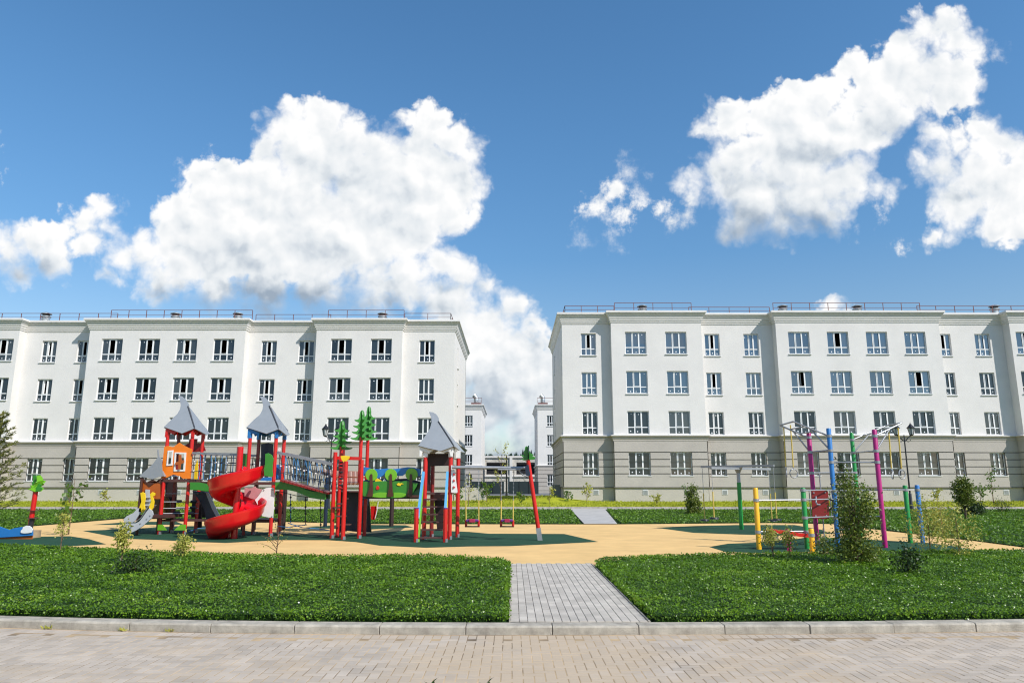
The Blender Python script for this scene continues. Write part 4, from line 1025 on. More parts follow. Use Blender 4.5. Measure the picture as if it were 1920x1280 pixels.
# grey wave slide with dark belly behind
ws = thing('slide', 'grey-edged dark curved slide running down behind the red spiral slide', 'slide', (P(385,950,25.4).x, 25.4, Z0), 'slides')
pan(ws, 'side_board', 'navy', [(642,800),(745,808),(765,850),(790,910),(825,980),(858,1015),(835,1050),(780,1078),(752,1060),(745,1000),(728,930),(690,860)], 25.2, .05, z1)
pan(ws, 'side_edge', 'grey_panel', [(742,808),(765,812),(800,885),(835,960),(860,1010),(846,1024),(826,1000),(790,930),(765,870)], 25.15, .05, z1)
pan(ws, 'side_board', 'grey_panel', [(660,800),(760,808),(800,900),(862,1015),(840,1045),(790,1070),(770,1000)], 25.9, .05, z1)
pan(ws, 'support', 'dark_brown', [(683,830),(715,850),(712,1075),(668,1078)], 25.6, .08, z1)
# ---------- tower with blue trim
t2 = thing('play_tower', 'play tower with grey swooping roof and blue trim behind the red spiral slide', 'play tower', (P(495,950,Y2).x, Y2, Z0), 'grey-roofed play towers')
ROOF2 = [(1048,325),(1105,268),(1150,230),(1168,195),(1174,165),(1166,125),(1148,92),(1178,95),(1205,115),(1226,145),(1230,160),(1224,170),(1290,338),(1198,373)]
FL, FR, BR, BL, ze2 = roof(t2, z1(1048,325), z1(1290,340), z1(1226,165), [z1(*q) for q in ROOF2], [z1(*q) for q in [(1232,172),(1372,378),(1352,388),(1294,342)]], Y2-.12, 'blue')
T2 = (FL.x+.10, FR.x-.10, Y2, Y2+(FR.x-FL.x)-.2)
for i, (x, y) in enumerate(((T2[0],T2[2]),(T2[1],T2[2]),(T2[1],T2[3]),(T2[0],T2[3]))):
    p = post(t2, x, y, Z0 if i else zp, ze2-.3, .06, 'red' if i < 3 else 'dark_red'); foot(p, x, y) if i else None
    MB().tube([(x,y,ze2-.299),(x,y,ze2-.06)], .066, 8).build('post_cap', M['blue'], p, smooth=True)
zp2 = P(495,903,Y2).z
MB().box((T2[0]-.06,Y2-.06,zp2-.09),(T2[1]+.06,T2[3]+.06,zp2)).build('platform', M['deck'], t2)
pan(t2, 'back_panel', 'navy', [(1158,450),(1215,438),(1250,450),(1250,620),(1158,620)], T2[3], .03, z1)
pan(t2, 'low_panel', 'blue', [(1155,700),(1238,697),(1236,724),(1155,722)], Y2-.07, .03, z1)
pan(t2, 'side_panel', 'blue', [(1270,602),(1306,604),(1306,712),(1270,712)], Y2+.3, .04, z1)
pan(t2, 'play_disc', 'white_panel', [(1285,480),(1300,474),(1308,488),(1300,505),(1284,500)], Y2+.5, .03, z1)
pan(t2, 'slide_cheek', 'green', [(1005,525),(1030,518),(1060,535),(1064,570),(1058,632),(1040,632),(1006,600),(1010,560)], Y2+.25, .035, z1)
pan(t2, 'slide_cheek', 'green', [(1190,522),(1215,516),(1240,530),(1252,560),(1246,600),(1244,640),(1248,680),(1240,697),(1182,684),(1180,640),(1188,600)], 22.35, .035, z1)
pan(t2, 'wing_panel', 'white_panel', [(1172,790),(1195,778),(1225,774),(1256,778),(1255,905),(1249,1002),(1200,996),(1166,988),(1150,945),(1130,900),(1112,866),(1140,836),(1160,808)], 23.34, .03, z1)
pan(t2, 'wing_panel', 'pink', [(1034,772),(1060,779),(1090,778),(1112,764),(1125,778),(1150,785),(1168,788),(1158,806),(1138,834),(1110,864),(1070,852),(1034,840)], 23.42, .03, z1)
for (x, y) in ((1040,780),(1180,792),(1245,792),(1240,990)):
    c = P(*z1(x, y), 23.31); MB().ball(c, .02, 6, 5).build('bolt', M['galv'], t2)
MB().box((P(462,975,Y2+.4).x,Y2+.3,P(462,979,Y2+.4).z),(P(515,975,Y2+.4).x,Y2+1.3,P(462,973,Y2+.4).z)).build('lower_deck', M['deck'], t2)
for px, by, tp in ((478,988,905),(457,990,930),(527,990,905),(533,988,905)):
    g = G(px, by+5); post(t2, P(px,960,g.y).x, g.y, Z0, P(px,tp,g.y).z, .07, 'dark_brown', 'rear_post')
pan(t2, 'dark_panel', 'dark_brown', [(1265,800),(1325,800),(1325,970),(1262,970)], T2[3]+.3, .03, z1)
for k, y in enumerate((830, 870, 915)): pan(t2, 'hand_hold', 'lime', [(1262,y-20),(1275,y-18),(1272,y),(1262,y+2)], Y2-.08, .03, z1)
# ---------- red spiral slide
cx = P(449,960,23.0).x; cy = 22.70; sp_ = thing('spiral_slide', 'bright red plastic spiral slide winding down round a red post', 'slide', (cx, cy, Z0), 'slides')
zt, zb_ = P(449,884,23.2).z, .30
prof = []
for k in range(9):
    a = math.pi*(1.08-1.16*k/8)                    # U section, open upwards
    prof.append((.27*math.cos(a), -.27*math.sin(a)*.95+.06))
outer = [(-.33,.15)]+prof+[(.30,.22),(.335,.25),(.375,.235),(.37,.19)]
under = [(.37+.0,.17)]+[(.325*math.cos(math.pi*(-.05+1.10*k/8)), -.325*math.sin(math.pi*(-.05+1.10*k/8))*.95+.04) for k in range(9)]+[(-.365,.13),(-.36,.17)]
sec = outer+under; ns = len(sec); B = MB(); steps = 66; Rr = .50
tot = R(548); a0 = R(8)
for i in range(steps+1):
    u = i/steps; a = a0-tot*u                       # from the right end, over the front, winding down
    ca, sa = math.cos(a), math.sin(a)
    z = zt+(zb_-zt)*u
    for (o_, h_) in sec:
        r_ = Rr+o_; B.v.append((cx+r_*ca, cy+r_*sa, z+h_))
for i in range(steps):
    for j in range(ns): B.f.append((i*ns+j, i*ns+(j+1) % ns, (i+1)*ns+(j+1) % ns, (i+1)*ns+j))
# run-out: straight tail towards the camera
a = a0-tot; ca, sa = math.cos(a), math.sin(a); tang = Vector((sa, -ca, 0))
base = steps*ns
for t_, dz in ((.25,-.02),(.5,-.03)):
    n0 = len(B.v)
    for (o_, h_) in sec: r_ = Rr+o_; B.v.append((cx+r_*ca+tang.x*t_, cy+r_*sa+tang.y*t_, zb_+h_*.9+dz))
    for j in range(ns): B.f.append((base+j, base+(j+1) % ns, n0+(j+1) % ns, n0+j))
    base = n0
B.build('chute', M['red_plastic'], sp_, smooth=True)
MB().tube([(cx,cy,Z0),(cx,cy,zt+.75)], .095, 14).build('centre_post', M['red_plastic'], sp_, smooth=True)
ex = Vector((cx+Rr*ca, cy+Rr*sa, 0))+tang*.3
MB().prism([ex+Vector((-.33,0,Z0)), ex+Vector((.33,0,Z0)), ex+Vector((.30,0,Z0+.28)), ex+Vector((-.36,0,Z0+.28))], (0,.4,0)).build('exit_foot', M['red_plastic'], sp_, bevel=.03)
for px, by in ((456,1003),):
    g = G(px, by); post(sp_, g.x, g.y, Z0, Z0+.75, .05, 'dark_red', 'support')
# ---------- arched rope bridge tower 2 -> climbing frame
br2 = thing('rope_bridge', 'descending rope bridge with wavy green beam between the blue-trimmed tower and the red climbing posts', 'bridge', (P(570,900,23.6).x, 23.6, Z0), 'rope-sided bridges')
A = P(*z2(560,512), 23.6); B_ = P(*z2(965,600), 23.2)
def net2(off):
    o = Vector((0,off,0)); MB().bar(A+o, B_+o, .06, .08).build('hand_rail', M['galv'], br2)
    for k in range(9):
        u = (k+.4)/9; p = (A+o).lerp(B_+o, u); q = P(*z2(575+u*385, 712+u*u*55+u*35), A.y+(B_.y-A.y)*u)+o
        for dx in (-.09, .09):
            rope(br2, [p, q+Vector((dx,0,0))], .012, 'rope_blue' if k % 2 else 'rope_dark')
        MB().ball(p.lerp(q, .5), .03, 6, 5).build('rope_knot', M['white_panel'], br2)
    for w_ in (.4, .75): rope(br2, [P(*z2(575, 512+w_*200), 23.6)+o, P(*z2(765, 560+w_*190), 23.4)+o, P(*z2(960, 600+w_*195), 23.2)+o], .011, 'rope_dark')
net2(0); net2(.9)
pk = [(620,714),(700,730),(780,755),(860,778),(960,797)]
for k in range(12):
    u = k/12; X = lambda u: 615+u*345; Yy = lambda u: 714+95*u-18*math.sin(u*3.14)*0
    a, b_ = P(*z2(X(u), Yy(u)), 23.4), P(*z2(X(u+1/12)-3, Yy(u+1/12)), 23.4)
    MB().prism([a, b_, b_-Vector((0,0,.06)), a-Vector((0,0,.06))], (0,.8,0)).build('plank', M['dark_red'], br2)
wv = [(545,736),(590,733),(640,738),(700,758),(760,785),(820,803),(870,808),(925,806),(925,864),(870,862),(810,850),(750,825),(700,805),(640,792),(590,790),(545,792)]
pan(br2, 'side_beam', 'green', wv, 23.2, .04, z2)
pan(br2, 'side_beam', 'dark_green', [(x+30, y-6) for x, y in wv], 24.1, .04, z2)
for x, y0, y1 in ((660,820,1040),(772,842,1050),(885,860,1080)):
    p, q = P(*z2(x, y0), 23.8), P(*z2(x, y1), 23.8); rope(br2, [p, q], .013, 'rope_dark' if x != 660 else 'rope_blue', 'hanging_rope')
    for k in range(4): MB().ball(p.lerp(q, (k+.5)/4), .035, 6, 5).build('rope_knot', M['black_plastic'], br2)
rope(br2, [P(*z2(560,800), 23.8), P(*z2(700,835), 23.8), P(*z2(925,865), 23.8)], .012)
rope(br2, [P(*z2(640,1040), 23.8), P(*z2(750,1075), 23.5), P(*z2(885,1085), 23.8), P(*z2(950,1095), 23.5)], .013, 'rope_blue')
for k in range(5): rope(br2, [P(*z1(600+k*8,1105+k*2), 24.0), P(*z1(690,1082-k*3), 24.4), P(*z1(780,1075), 24.6)], .010, 'rope_blue' if k % 2 else 'rope_dark') if k < 2 else None
rope(br2, [P(520,986,23.9), P(540,988,23.7), P(575,983,24.5)], .014, 'rope_blue')
# ---------- climbing frame with green tree tops
Yc = 22.9
cf = thing('climbing_frame', 'red-posted climbing frame with stepping plates and yellow hold plate', 'climbing frame', (P(650,950,Yc).x, Yc, Z0))
def pxpost(par, bx, by, tx, ty, r, m, name='post', Y=None, z0=None):
    g = G(bx, by) if Y is None else P(bx, by, Y)
    t = P(tx, ty, g.y); return MB().tube([g, (t.x if abs(t.x-g.x) > .25 else g.x, g.y, t.z)], r, 10).build(name, M[m], par, smooth=True), g
for (bx, by, ty) in ((92,1147,458),(182,1158,530),(310,1148,520)):
    q = z3(bx, by); o, g = pxpost(cf, q[0], q[1], q[0], z3(0, ty)[1], .062, 'red'); foot(o, g.x, g.y)
MB().bar(P(*z3(105,503), Yc), P(*z3(335,510), Yc), .09, .10).build('cross_beam', M['red'], cf)
o, g = pxpost(cf, *z3(160,1100), *z3(160,440), .05, 'dark_red')
pan(cf, 'hold_plate', 'yellow', [(165,490),(195,485),(240,490),(235,508),(205,538),(190,540),(170,515)], Yc-.15, .04, z3)
for (x0, x1, y) in ((205,228,830),(115,175,900),(140,213,969),(178,252,1035),(150,205,870)):
    a, b_ = P(*z3(x0, y), Yc), P(*z3(x1, y), Yc)
    MB().box((a.x,Yc-.28,a.z-.02),(b_.x,Yc+.05,a.z+.02)).build('step_plate', M['deck'], cf, bevel=.008)
for k in range(9):
    c = P(*z3(168,540+k*26), Yc+.1); MB().ball(c, .05, 7, 5, (1.3,1,.7)).build('climbing_hold', M['black_plastic' if k % 2 else 'dark_red'], cf)
pan(cf, 'dark_board', 'navy', [(205,772),(390,772),(400,900),(410,1095),(330,1098),(210,1085)], Yc+1.4, .05, z3)
pan(cf, 'dark_board', 'dark_brown', [(130,770),(205,770),(215,1090),(133,1095)], Yc+1.5, .05, z3)
pan(cf, 'dark_board', 'dark_green', [(388,850),(397,852),(412,1098),(400,1098)], Yc+1.2, .05, z3)
MB().box((P(*z3(130,771), Yc+1).x,Yc+.5,P(*z3(130,776), Yc+1).z),(P(*z3(385,771), Yc+1).x,Yc+1.6,P(*z3(130,768), Yc+1).z)).build('platform', M['deck'], cf)
pan(cf, 'red_seat', 'red', [(404,890),(452,888),(448,980),(436,998),(410,995)], 25.5, .05, z3)
rope(cf, [P(*z3(466,850), 25.4), P(*z3(455,930), 25.4), P(*z3(440,990), 25.4)], .015, 'white_panel', 'seat_edge')
# wooden trees: post with two crossed green boards
def treetop(label, bx, by, topy, x, y0, y1, Y, wpx, tilt=0, m='green', lean=0, pm='red', r=.055, post_=True, tiers=4, g_='wooden trees of the play set', zb=None):
    T = P(x, y0, Y); Bt = P(x, y1, Y); hgt = T.z-Bt.z; wd = wpx/F*Y/2*1.18
    gx_ = G(bx, by).x if lean else T.x
    t = thing('wooden_tree', label, 'play panel', (gx_, Y, Z0), g_)
    if post_: MB().tube([(gx_,Y,zb or Z0),(T.x,Y,Bt.z+.1)], r, 10).build('post', M[pm], t, smooth=True)
    prof_ = []
    for k in range(tiers):
        u0 = k/tiers*.80; w_ = wd*(1-.42*k/tiers); s_ = .80/tiers
        prof_ += ([(wd*.12, u0)] if k == 0 else [])+[(w_*.55, u0+s_*.02), (w_*.88, u0+s_*.18), (w_*1.03, u0+s_*.42), (w_*.70, u0+s_*.40), (w_*.50, u0+s_*.50), (w_*.34, u0+s_*.80), (w_*.34, u0+s_*.95)]
    prof_ += [(wd*.24, .84), (wd*.17, .95), (wd*.11, .985), (wd*.03, 1.0)]
    pts = [(p, h_) for p, h_ in prof_]+[(-p, h_) for p, h_ in reversed(prof_)]
    for an, mm in ((R(28), m), (R(28)+R(90), m)):
        d = Vector((math.cos(an), math.sin(an), 0)); n = Vector((-d.y, d.x, 0))
        poly = [Vector((T.x,Y,Bt.z))+d*p+Vector((0,0,h_*hgt)) for p, h_ in pts]
        if an > 1: poly = [p+Vector((0,0,.004)) for p in poly]
        MB().prism(poly, n*.035).build('leaf_board', M[mm], t)
    return t
treetop('shortest green wooden tree on a red post at the left of the three', 640, 1010, 0, z3(180,0)[0], z3(0,206)[1], z3(0,440)[1], Yc+.35, z3(255,0)[0]-z3(103,0)[0])
treetop('middle green wooden tree on a red post, half in front of the tallest one', 679, 1008, 0, z3(338,0)[0], z3(0,124)[1], z3(0,365)[1], Yc+.1, (z3(400,0)[0]-z3(262,0)[0])*1.05, zb=P(678,905,Yc).z)
treetop('tallest green wooden tree on a red post, behind the middle one', 689, 1008, 0, z3(393,0)[0], z3(0,92)[1], z3(0,362)[1], Yc+.9, (z3(467,0)[0]-z3(335,0)[0]))
# barrel-roofed crawl bridge of brown and tan rollers
rb = thing('roller_bridge', 'curved canopy of brown and tan rollers behind the red climbing posts', 'bridge', (P(640,890,25.5).x, 25.5, Z0))
for k in range(21):
    x = 5+k*17; m_ = 'tile_brown' if k % 2 else 'tile_tan'
    yo = 0 if k > 9 else (9-k)*2.2
    a, b_ = P(*z3(x+6, 618-yo*.9+(k > 9)*3), 26.2), P(*z3(x+8, 708-yo*8 if k < 7 else 712), 25.2)
    if k < 8: b_ = P(*z3(x+8, 625+k*5), 25.2)
    MB().tube([a, b_], .045, 8).build('roller', M[m_], rb, smooth=True)
MB().tube([P(*z3(0,600), 26.25), P(*z3(100,612), 26.25), P(*z3(365,618), 26.25)], .03, 6).build('rail', M['tile_brown'], rb, smooth=True)
MB().tube([P(*z3(190,655), 25.15), P(*z3(365,660), 25.15)], .03, 6).build('rail', M['tile_brown'], rb, smooth=True)
for x, yb__ in ((40,1045),): 
    g = G(z3(x,0)[0], z3(0,yb__)[1]+2); post(rb, g.x, g.y, Z0, P(z3(x,0)[0], z3(0,600)[1], g.y).z, .075, 'navy', 'post')
# ---------- bridge with round lime trees
tb = thing('tree_panel_bridge', 'bridge screened by blue and green panels with three round lime trees on brown trunks', 'bridge', (P(733,900,22.9).x, 22.9, Z0))
yq = 22.75
pan(tb, 'sky_panel', 'blue', [(342,577),(380,580),(420,592),(470,594),(540,588),(600,592),(650,585),(700,577),(750,580),(805,594),(805,650),(740,648),(690,625),(660,648),(620,648),(560,655),(500,648),(470,665),(440,668),(385,655),(342,642)], yq+.06, .03, z3)
pan(tb, 'meadow_panel', 'green', [(338,690),(400,695),(500,688),(600,690),(700,688),(782,706),(772,735),(756,760),(737,795),(700,815),(640,824),(560,826),(480,824),(400,818),(342,808)], yq, .03, z3)
pan(tb, 'end_panel', 'dark_green', [(782,706),(820,690),(822,832),(790,832),(737,800),(757,762)], yq+.25, .03, z3)
pan(tb, 'back_panel', 'navy', [(385,668),(445,675),(520,668),(600,672),(700,668),(800,690),(805,830),(340,830),(342,690)], yq+.9, .03, z3)
pan(tb, 'sun_panel', 'yellow', [(440,672),(462,668),(500,690),(520,690),(520,700),(440,700)], yq+.03, .02, z3)
pan(tb, 'cloud_panel', 'white_panel', [(500,690),(515,668),(530,690)], yq+.02, .02, z3)
pan(tb, 'lime_strip', 'lime', [(420,792),(470,778),(535,780),(535,822),(480,822),(415,815)], yq-.03, .02, z3)
pan(tb, 'lime_strip', 'lime', [(588,780),(640,780),(690,790),(686,812),(640,822),(588,822)], yq-.03, .02, z3)
for (cx_, cyy, rr_, tx, bx) in ((412,640,50,410,398),(568,640,50,566,560),(733,635,50,727,712)):
    pan(tb, 'tree_crown', 'lime', [(cx_+rr_*math.cos(2*math.pi*k/22)*.98, cyy+rr_*math.sin(2*math.pi*k/22)) for k in range(22)], yq-.03, .03, z3)
    pan(tb, 'tree_trunk', 'brown', [(tx-9,636),(tx,630),(tx+9,636),(tx+14,740),(bx+24,812),(bx,816),(bx-23,812),(tx-14,740)], yq-.07, .03, z3)
pan(tb, 'ladybird', 'red', [(448,738),(460,722),(474,735),(474,752),(458,760),(448,752)], yq-.03, .02, z3)
pan(tb, 'butterfly', 'yellow', [(612,715),(628,702),(640,708),(652,705),(672,712),(650,716),(645,728),(622,726)], yq-.03, .02, z3)
MB().box((P(680,930,yq).x,yq+.1,P(680,932,yq).z),(P(787,930,yq).x,yq+.85,P(680,928,yq).z)).build('deck', M['deck'], tb)
g = G(*z3(570,1052)); post(tb, g.x, g.y, Z0, P(z3(570,0)[0], z3(0,820)[1], g.y).z, .085, 'dark_brown')
# ---------- tower with the ladder
Y3 = 22.3
t3 = thing('play_tower', 'grey-roofed play tower with white trim, beside the swings, a ladder in front', 'play tower', (P(820,950,Y3).x, Y3, Z0), 'grey-roofed play towers')
ROOF3 = [(785,408),(845,325),(880,270),(893,222),(890,180),(873,138),(900,140),(930,156),(950,185),(953,212),(948,222),(1072,412),(968,450),(870,430)]
FL, FR, BR, BL, ze3 = roof(t3, z3(785,405), z3(1072,415), z3(950,215), [z3(*q) for q in ROOF3], [z3(*q) for q in [(956,224),(1156,462),(1130,458),(1078,415)]], Y3-.15, 'white_panel')
T3 = (FL.x+.10, FR.x-.08, Y3, Y3+.95)
xs_ = (P(796.5,930,Y3).x, P(844,930,Y3).x)
for i, (x, y) in enumerate(((xs_[0],Y3),(xs_[1],Y3),(xs_[1]+.16,Y3+.95),(xs_[0]+.12,Y3+.95))):
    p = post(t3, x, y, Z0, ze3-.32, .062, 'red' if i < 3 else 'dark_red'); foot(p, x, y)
    MB().cbox((x, y, ze3-.2), (.13,.13,.24)).build('post_cap', M['white_panel'], p)
zp3 = P(820,923,Y3).z
MB().box((xs_[0],Y3-.02,zp3-.06),(xs_[1],Y3+1.0,zp3)).build('platform', M['deck'], t3)
pan(t3, 'back_gable', 'dark_brown', [(860,470),(1030,470),(1030,565),(880,570),(885,770),(845,770)], Y3+.5, .03, z3)
pan(t3, 'yellow_side', 'yellow', [(896,590),(902,600),(908,770),(892,770),(898,690)], Y3+.95, .04, z3)
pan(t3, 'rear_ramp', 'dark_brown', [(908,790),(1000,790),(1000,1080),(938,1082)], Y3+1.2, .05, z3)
pan(t3, 'side_play_panel', 'white_panel', [(1048,562),(1072,565),(1100,770),(1098,785),(1048,780)], Y3-.08, .03, z3)
for y in (635, 685, 738): pan(t3, 'arrow', 'red', [(1066,y-12),(1084,y),(1066,y+12)], Y3-.12, .02, z3)
lad = thing('ladder', 'wooden ladder with light blue and green side rails leaning on the ladder tower', 'ladder', (P(805,1000,21.6).x, 21.6, Z0))
for (bx, tx, rx) in ((789,829,766), (1005,1020,1000)):
    yb_ = 21.25
    a = P(*z3(bx, 1178), yb_); t = P(*z3(tx, 620), Y3-.08)
    MB().bar((a.x,a.y,Z0), t, .05, .05).build('side_rail', M['lime' if bx < 900 else 'yellow'], lad)
    c = P(*z3(bx-6, 990), 21.5); d = P(*z3(tx, 618), Y3-.12)
    MB().bar(c, d, .07, .10).build('hand_rail', M['light_blue'], lad)
    g = G(*z3(rx, 1178)); o = post(lad, g.x, g.y, Z0, P(z3(rx,0)[0], z3(0,910)[1], g.y).z, .063, 'red', 'foot_post'); foot(o, g.x, g.y)
    MB().tube([(g.x,g.y,P(z3(rx,0)[0], z3(0,910)[1], g.y).z),(g.x,g.y,P(z3(rx,0)[0], z3(0,908)[1], g.y).z+.02)], .068, 10).build('post_cap', M['violet'], o)
for k, y in enumerate((835, 895, 955, 1016, 1078, 1142)):
    u = k/5; x0_ = 840-u*45; x1_ = 1012-u*16; Yk = Y3-.1-u*.85
    a, b_ = P(*z3(x0_-8, y), Yk), P(*z3(x1_, y), Yk); MB().box((a.x,Yk-.09,a.z-.02),(b_.x,Yk+.09,a.z+.02)).build('rung', M['deck'], lad)
# ---------- swing set
sw = thing('swing_set', 'steel swing beam on a slanting red post topped by a green tree board', 'swing set', (P(930,900,22.1).x, 22.1, Z0))
A = P(*z4(372,579), 22.1); B_ = P(*z4(962,585), 22.1); MB().tube([A, B_], .05, 10).build('beam', M['galv'], sw, smooth=True)
MB().tube([P(*z4(740,597), 22.0), P(*z4(925,598), 22.0)], .022, 6).build('short_beam', M['galv'], sw, smooth=True)
g = G(*z4(1078,1163)); top = P(*z4(982,520), g.y-.1)
d = (top-g).normalized(); MB().tube([g+d*.35, top], .062, 10).build('leaning_post', M['red'], sw, smooth=True)
MB().bar(g-d*.03, g+d*.36, .14, .14).build('foot_sleeve', M['galv'], sw)
MB().tube([g+d*1.15+Vector((.05,0,0)), g+d*1.15+Vector((-.05,0,0))], .02, 6).build('bolt', M['galv'], sw)
pan(sw, 'bracket', 'navy', [(958,570),(985,556),(1000,640),(985,652),(962,640)], g.y-.15, .10, z4)
MB().tube([P(*z4(905,590), 22.1), P(*z4(915,615), 22.1), P(*z4(940,640), 22.15), P(*z4(975,652), 22.3)], .022, 6).build('brace', M['galv'], sw, smooth=True)
T = P(*z4(972,412), g.y-.05); c0 = P(*z4(985,520), g.y-.05)
leaf = [(972,408),(988,425),(990,445),(1005,470),(1028,475),(1018,490),(1044,500),(1030,515),(1000,520),(980,520),(950,524),(925,515),(950,508),(922,480),(955,485),(948,465),(955,440),(958,418)]
pan(sw, 'tree_board', 'green', leaf, g.y-.15, .035, z4)
MB().prism([Vector((c0.x, g.y-.15+(P(*z4(x, y), g.y).x-c0.x)*1.0, P(*z4(x, y), g.y).z)) for x, y in leaf], (.035,0,0)).build('tree_board', M['dark_green'], sw)
for i, (xa, xb, xa2, xb2, yt) in enumerate(((478,588,486,587,597),(770,868,766,862,600))):
    s = thing('swing', ('left' if i == 0 else 'right')+' of the two swings hanging on chains, purple-red seat', 'swing', (P(*z4((xa+xb)/2,1000), 22.1).x, 22.1, P(*z4(500,1000), 22.1).z), 'swings')
    for a_, b2 in ((xa, xa2), (xb, xb2)):
        p, q = P(*z4(a_, yt-8), 22.1), P(*z4(b2, 1000), 22.1)
        n = 26; B = MB()
        for k in range(n):
            c = p.lerp(q, (k+.5)/n); B.cbox(c, (.030 if k % 2 else .012, .012 if k % 2 else .030, .055))
        B.build('chain', M['galv'], s)
        m_ = p.lerp(q, .62); rope(s, [m_, q], .02, 'rope_yellow', 'chain_sleeve')
        e = P(*z4(b2, 1048), 22.1); MB().tube([q, e], .035, 8).build('seat_side', M['red'], s, smooth=True)
    a_, b_ = P(*z4(xa2, 1004), 22.1), P(*z4(xb2, 1004), 22.1)
    MB().box((a_.x,22.0,a_.z-.03),(b_.x,22.3,a_.z+.03)).build('seat', M['violet'], s, bevel=.015)
    MB().box((a_.x+.10,21.96,a_.z-.05),(b_.x-.10,21.999,a_.z+.05)).build('seat_pad', M['seat_pink'], s, bevel=.01)
    a_, b_ = P(*z4(xa2-10, 1052), 22.1), P(*z4(xb2+8, 1052), 22.1); MB().tube([a_, b_], .022, 6).build('seat_bar', M['black_plastic'], s, smooth=True)
# ---------- far-left boat panel and leaning tree post
bp = thing('wave_sandbox', 'sandbox with blue wave panel, white cloud and brown lower board at the left edge', 'sandbox', (P(0,1000,22.4).x, 22.4, Z0))
z0_ = zz(0,860,5.333)
pan(bp, 'wave_board', 'blue', [(-260,700),(-200,740),(-100,680),(0,675),(40,690),(95,708),(150,690),(220,680),(300,690),(330,700),(330,765),(0,785),(-260,790)], 22.4, .04, z0_)
pan(bp, 'base_board', 'orange_brown', [(-260,790),(0,782),(326,763),(324,802),(200,818),(0,838),(-260,845)], 22.45, .04, z0_)
pan(bp, 'cloud_board', 'white_panel', [(208,738),(210,715),(225,702),(232,680),(262,666),(295,668),(318,682),(328,705),(318,735),(280,742),(240,744)], 22.36, .03, z0_)
MB().box((P(-50,1010,22.4).x-2,22.5,Z0),(P(60,1010,22.4).x-.25,23.2,Z0+.22)).build('sand_tray', M['sand'], bp)
g = P(58,985,23.5); tp = P(67,922,23.5)
tt = thing('wooden_tree', 'small leaning red post with green tree boards by the blue wave panel', 'play panel', (g.x, 23.5, Z0), 'wooden trees of the play set')
MB().tube([(g.x-.03,23.5,Z0),(tp.x,23.5,P(67,912,23.5).z)], .075, 10).build('post', M['red'], tt, smooth=True)
MB().tube([(g.x-.035,23.49,Z0),(g.x+.02,23.49,P(60,972,23.5).z)], .078, 10).build('post_sleeve', M['black_plastic'], tt, smooth=True)
lf = [(330,165),(355,162),(375,185),(385,215),(410,218),(392,245),(425,262),(400,275),(428,295),(400,325),(340,330),(325,322),(278,300),(320,290),(298,262),(325,265),(318,235),(332,225)]
pan(tt, 'leaf_board', 'green', lf, 23.4, .035, z0_)
c0 = P(*z0_(352,320), 23.4); MB().prism([Vector((P(*z0_(x, y), 23.4).x*.45+(c0.x+.03)*.55+(.12 if y < 260 else .0), 23.4+(P(*z0_(x, y), 23.4).x-c0.x)*.9, P(*z0_(x, y), 23.4).z)) for x, y in lf], (.03,0.02,0)).build('leaf_board', M['lime'], tt)
for y in (972.5, 958.5):
    c = P(*z0_(330, (y-860)*5.333-10), 23.5); MB().tube([c-Vector((0,0,.008)), c+Vector((0,0,.008))], .17, 12).build('step_disc', M['deck'], tt)
# ------------------------------------------------------------------ gym equipment on the right
def pole(par, bx, by, tx, ty, m, r=.062, zf=z6, name='post', rings=(), cap=None):
    g = G(*zf(bx, by)); t = P(*zf(tx, ty), g.y)
    o = MB().tube([(g.x,g.y,Z0-.02),(g.x,g.y,t.z-.02),(g.x,g.y,t.z)], [r, r, r*.8], 14).build(name, M[m], par, smooth=True)
    for y in rings:
        z = P(zf(bx,0)[0], zf(0,y)[1], g.y).z
        MB().tube([(g.x,g.y,z-.035),(g.x,g.y,z+.035)], r+.014, 14).build('clamp', M['galv'], o, smooth=True)
    return g, t
def pbar(par, p, q, r=.02, name='bar', m='galv'): return MB().tube([p, q], r, 8).build(name, M[m], par, smooth=True)
cx_ = thing('gym_frame', 'tall gym frame of magenta, blue and green poles with slanting steel top frames', 'gym frame', (P(1590,950,20.5).x, 20.5, Z0))
gA, tA = pole(cx_, 330, 1045, 265, 205, 'magenta', rings=(240, 350, 505, 1018))
gB, tB = pole(cx_, 487, 1055, 415, 170, 'pole_blue', rings=(228, 338, 425, 640, 842))
gD, tD = pole(cx_, 840, 1065, 757, 180, 'magenta', rings=(228, 340, 425))
gC, tC = pole(cx_, 655, 985, 585, 205, 'pole_green', rings=(258, 355, 502))
def at(g, y, zf=z6): return Vector((g.x, g.y, P(960, zf(0,y)[1], g.y).z))
# left slanting frame (hangs out to the left): corners A and B side plus the two free ends
fa, fb = P(*z6(50,148), gA.y-.2), P(*z6(150,120), gB.y-1.0)
def ladderframe(pa, pb, ea, eb, sa, sb, n):
    f = thing('top_frame', None, None); f.parent = cx_
    L_ = lambda p, q, r=.022: pbar(f, p, q, r, 'tube')
    L_(pa, ea); L_(pb, eb); L_(ea, eb)
    for k in range(n+1):
        u = k/n; L_(pa.lerp(ea, u), pb.lerp(eb, u), .017) if k else None
    L_(sa, pa.lerp(ea, .55)); L_(sb, pb.lerp(eb, .55)); L_(sa, sb)
ladderframe(at(gA,245), at(gB,230), P(*z6(50,148), gA.y+.4), P(*z6(150,120), gB.y+.6), at(gA,350), at(gB,335), 3)
ladderframe(at(gC,258), at(gD,228), P(*z6(850,150), gC.y+.2), P(*z6(965,130), gD.y+.2), at(gC,355), at(gD,340), 3)
for p, q in ((at(gA,505), at(gC,502)), (at(gB,425), at(gD,425)), (at(gA,1018), at(gB,1018)), (at(gB,842), at(gD,830)), (at(gB,640), at(gD,632))): pbar(cx_, p, q)
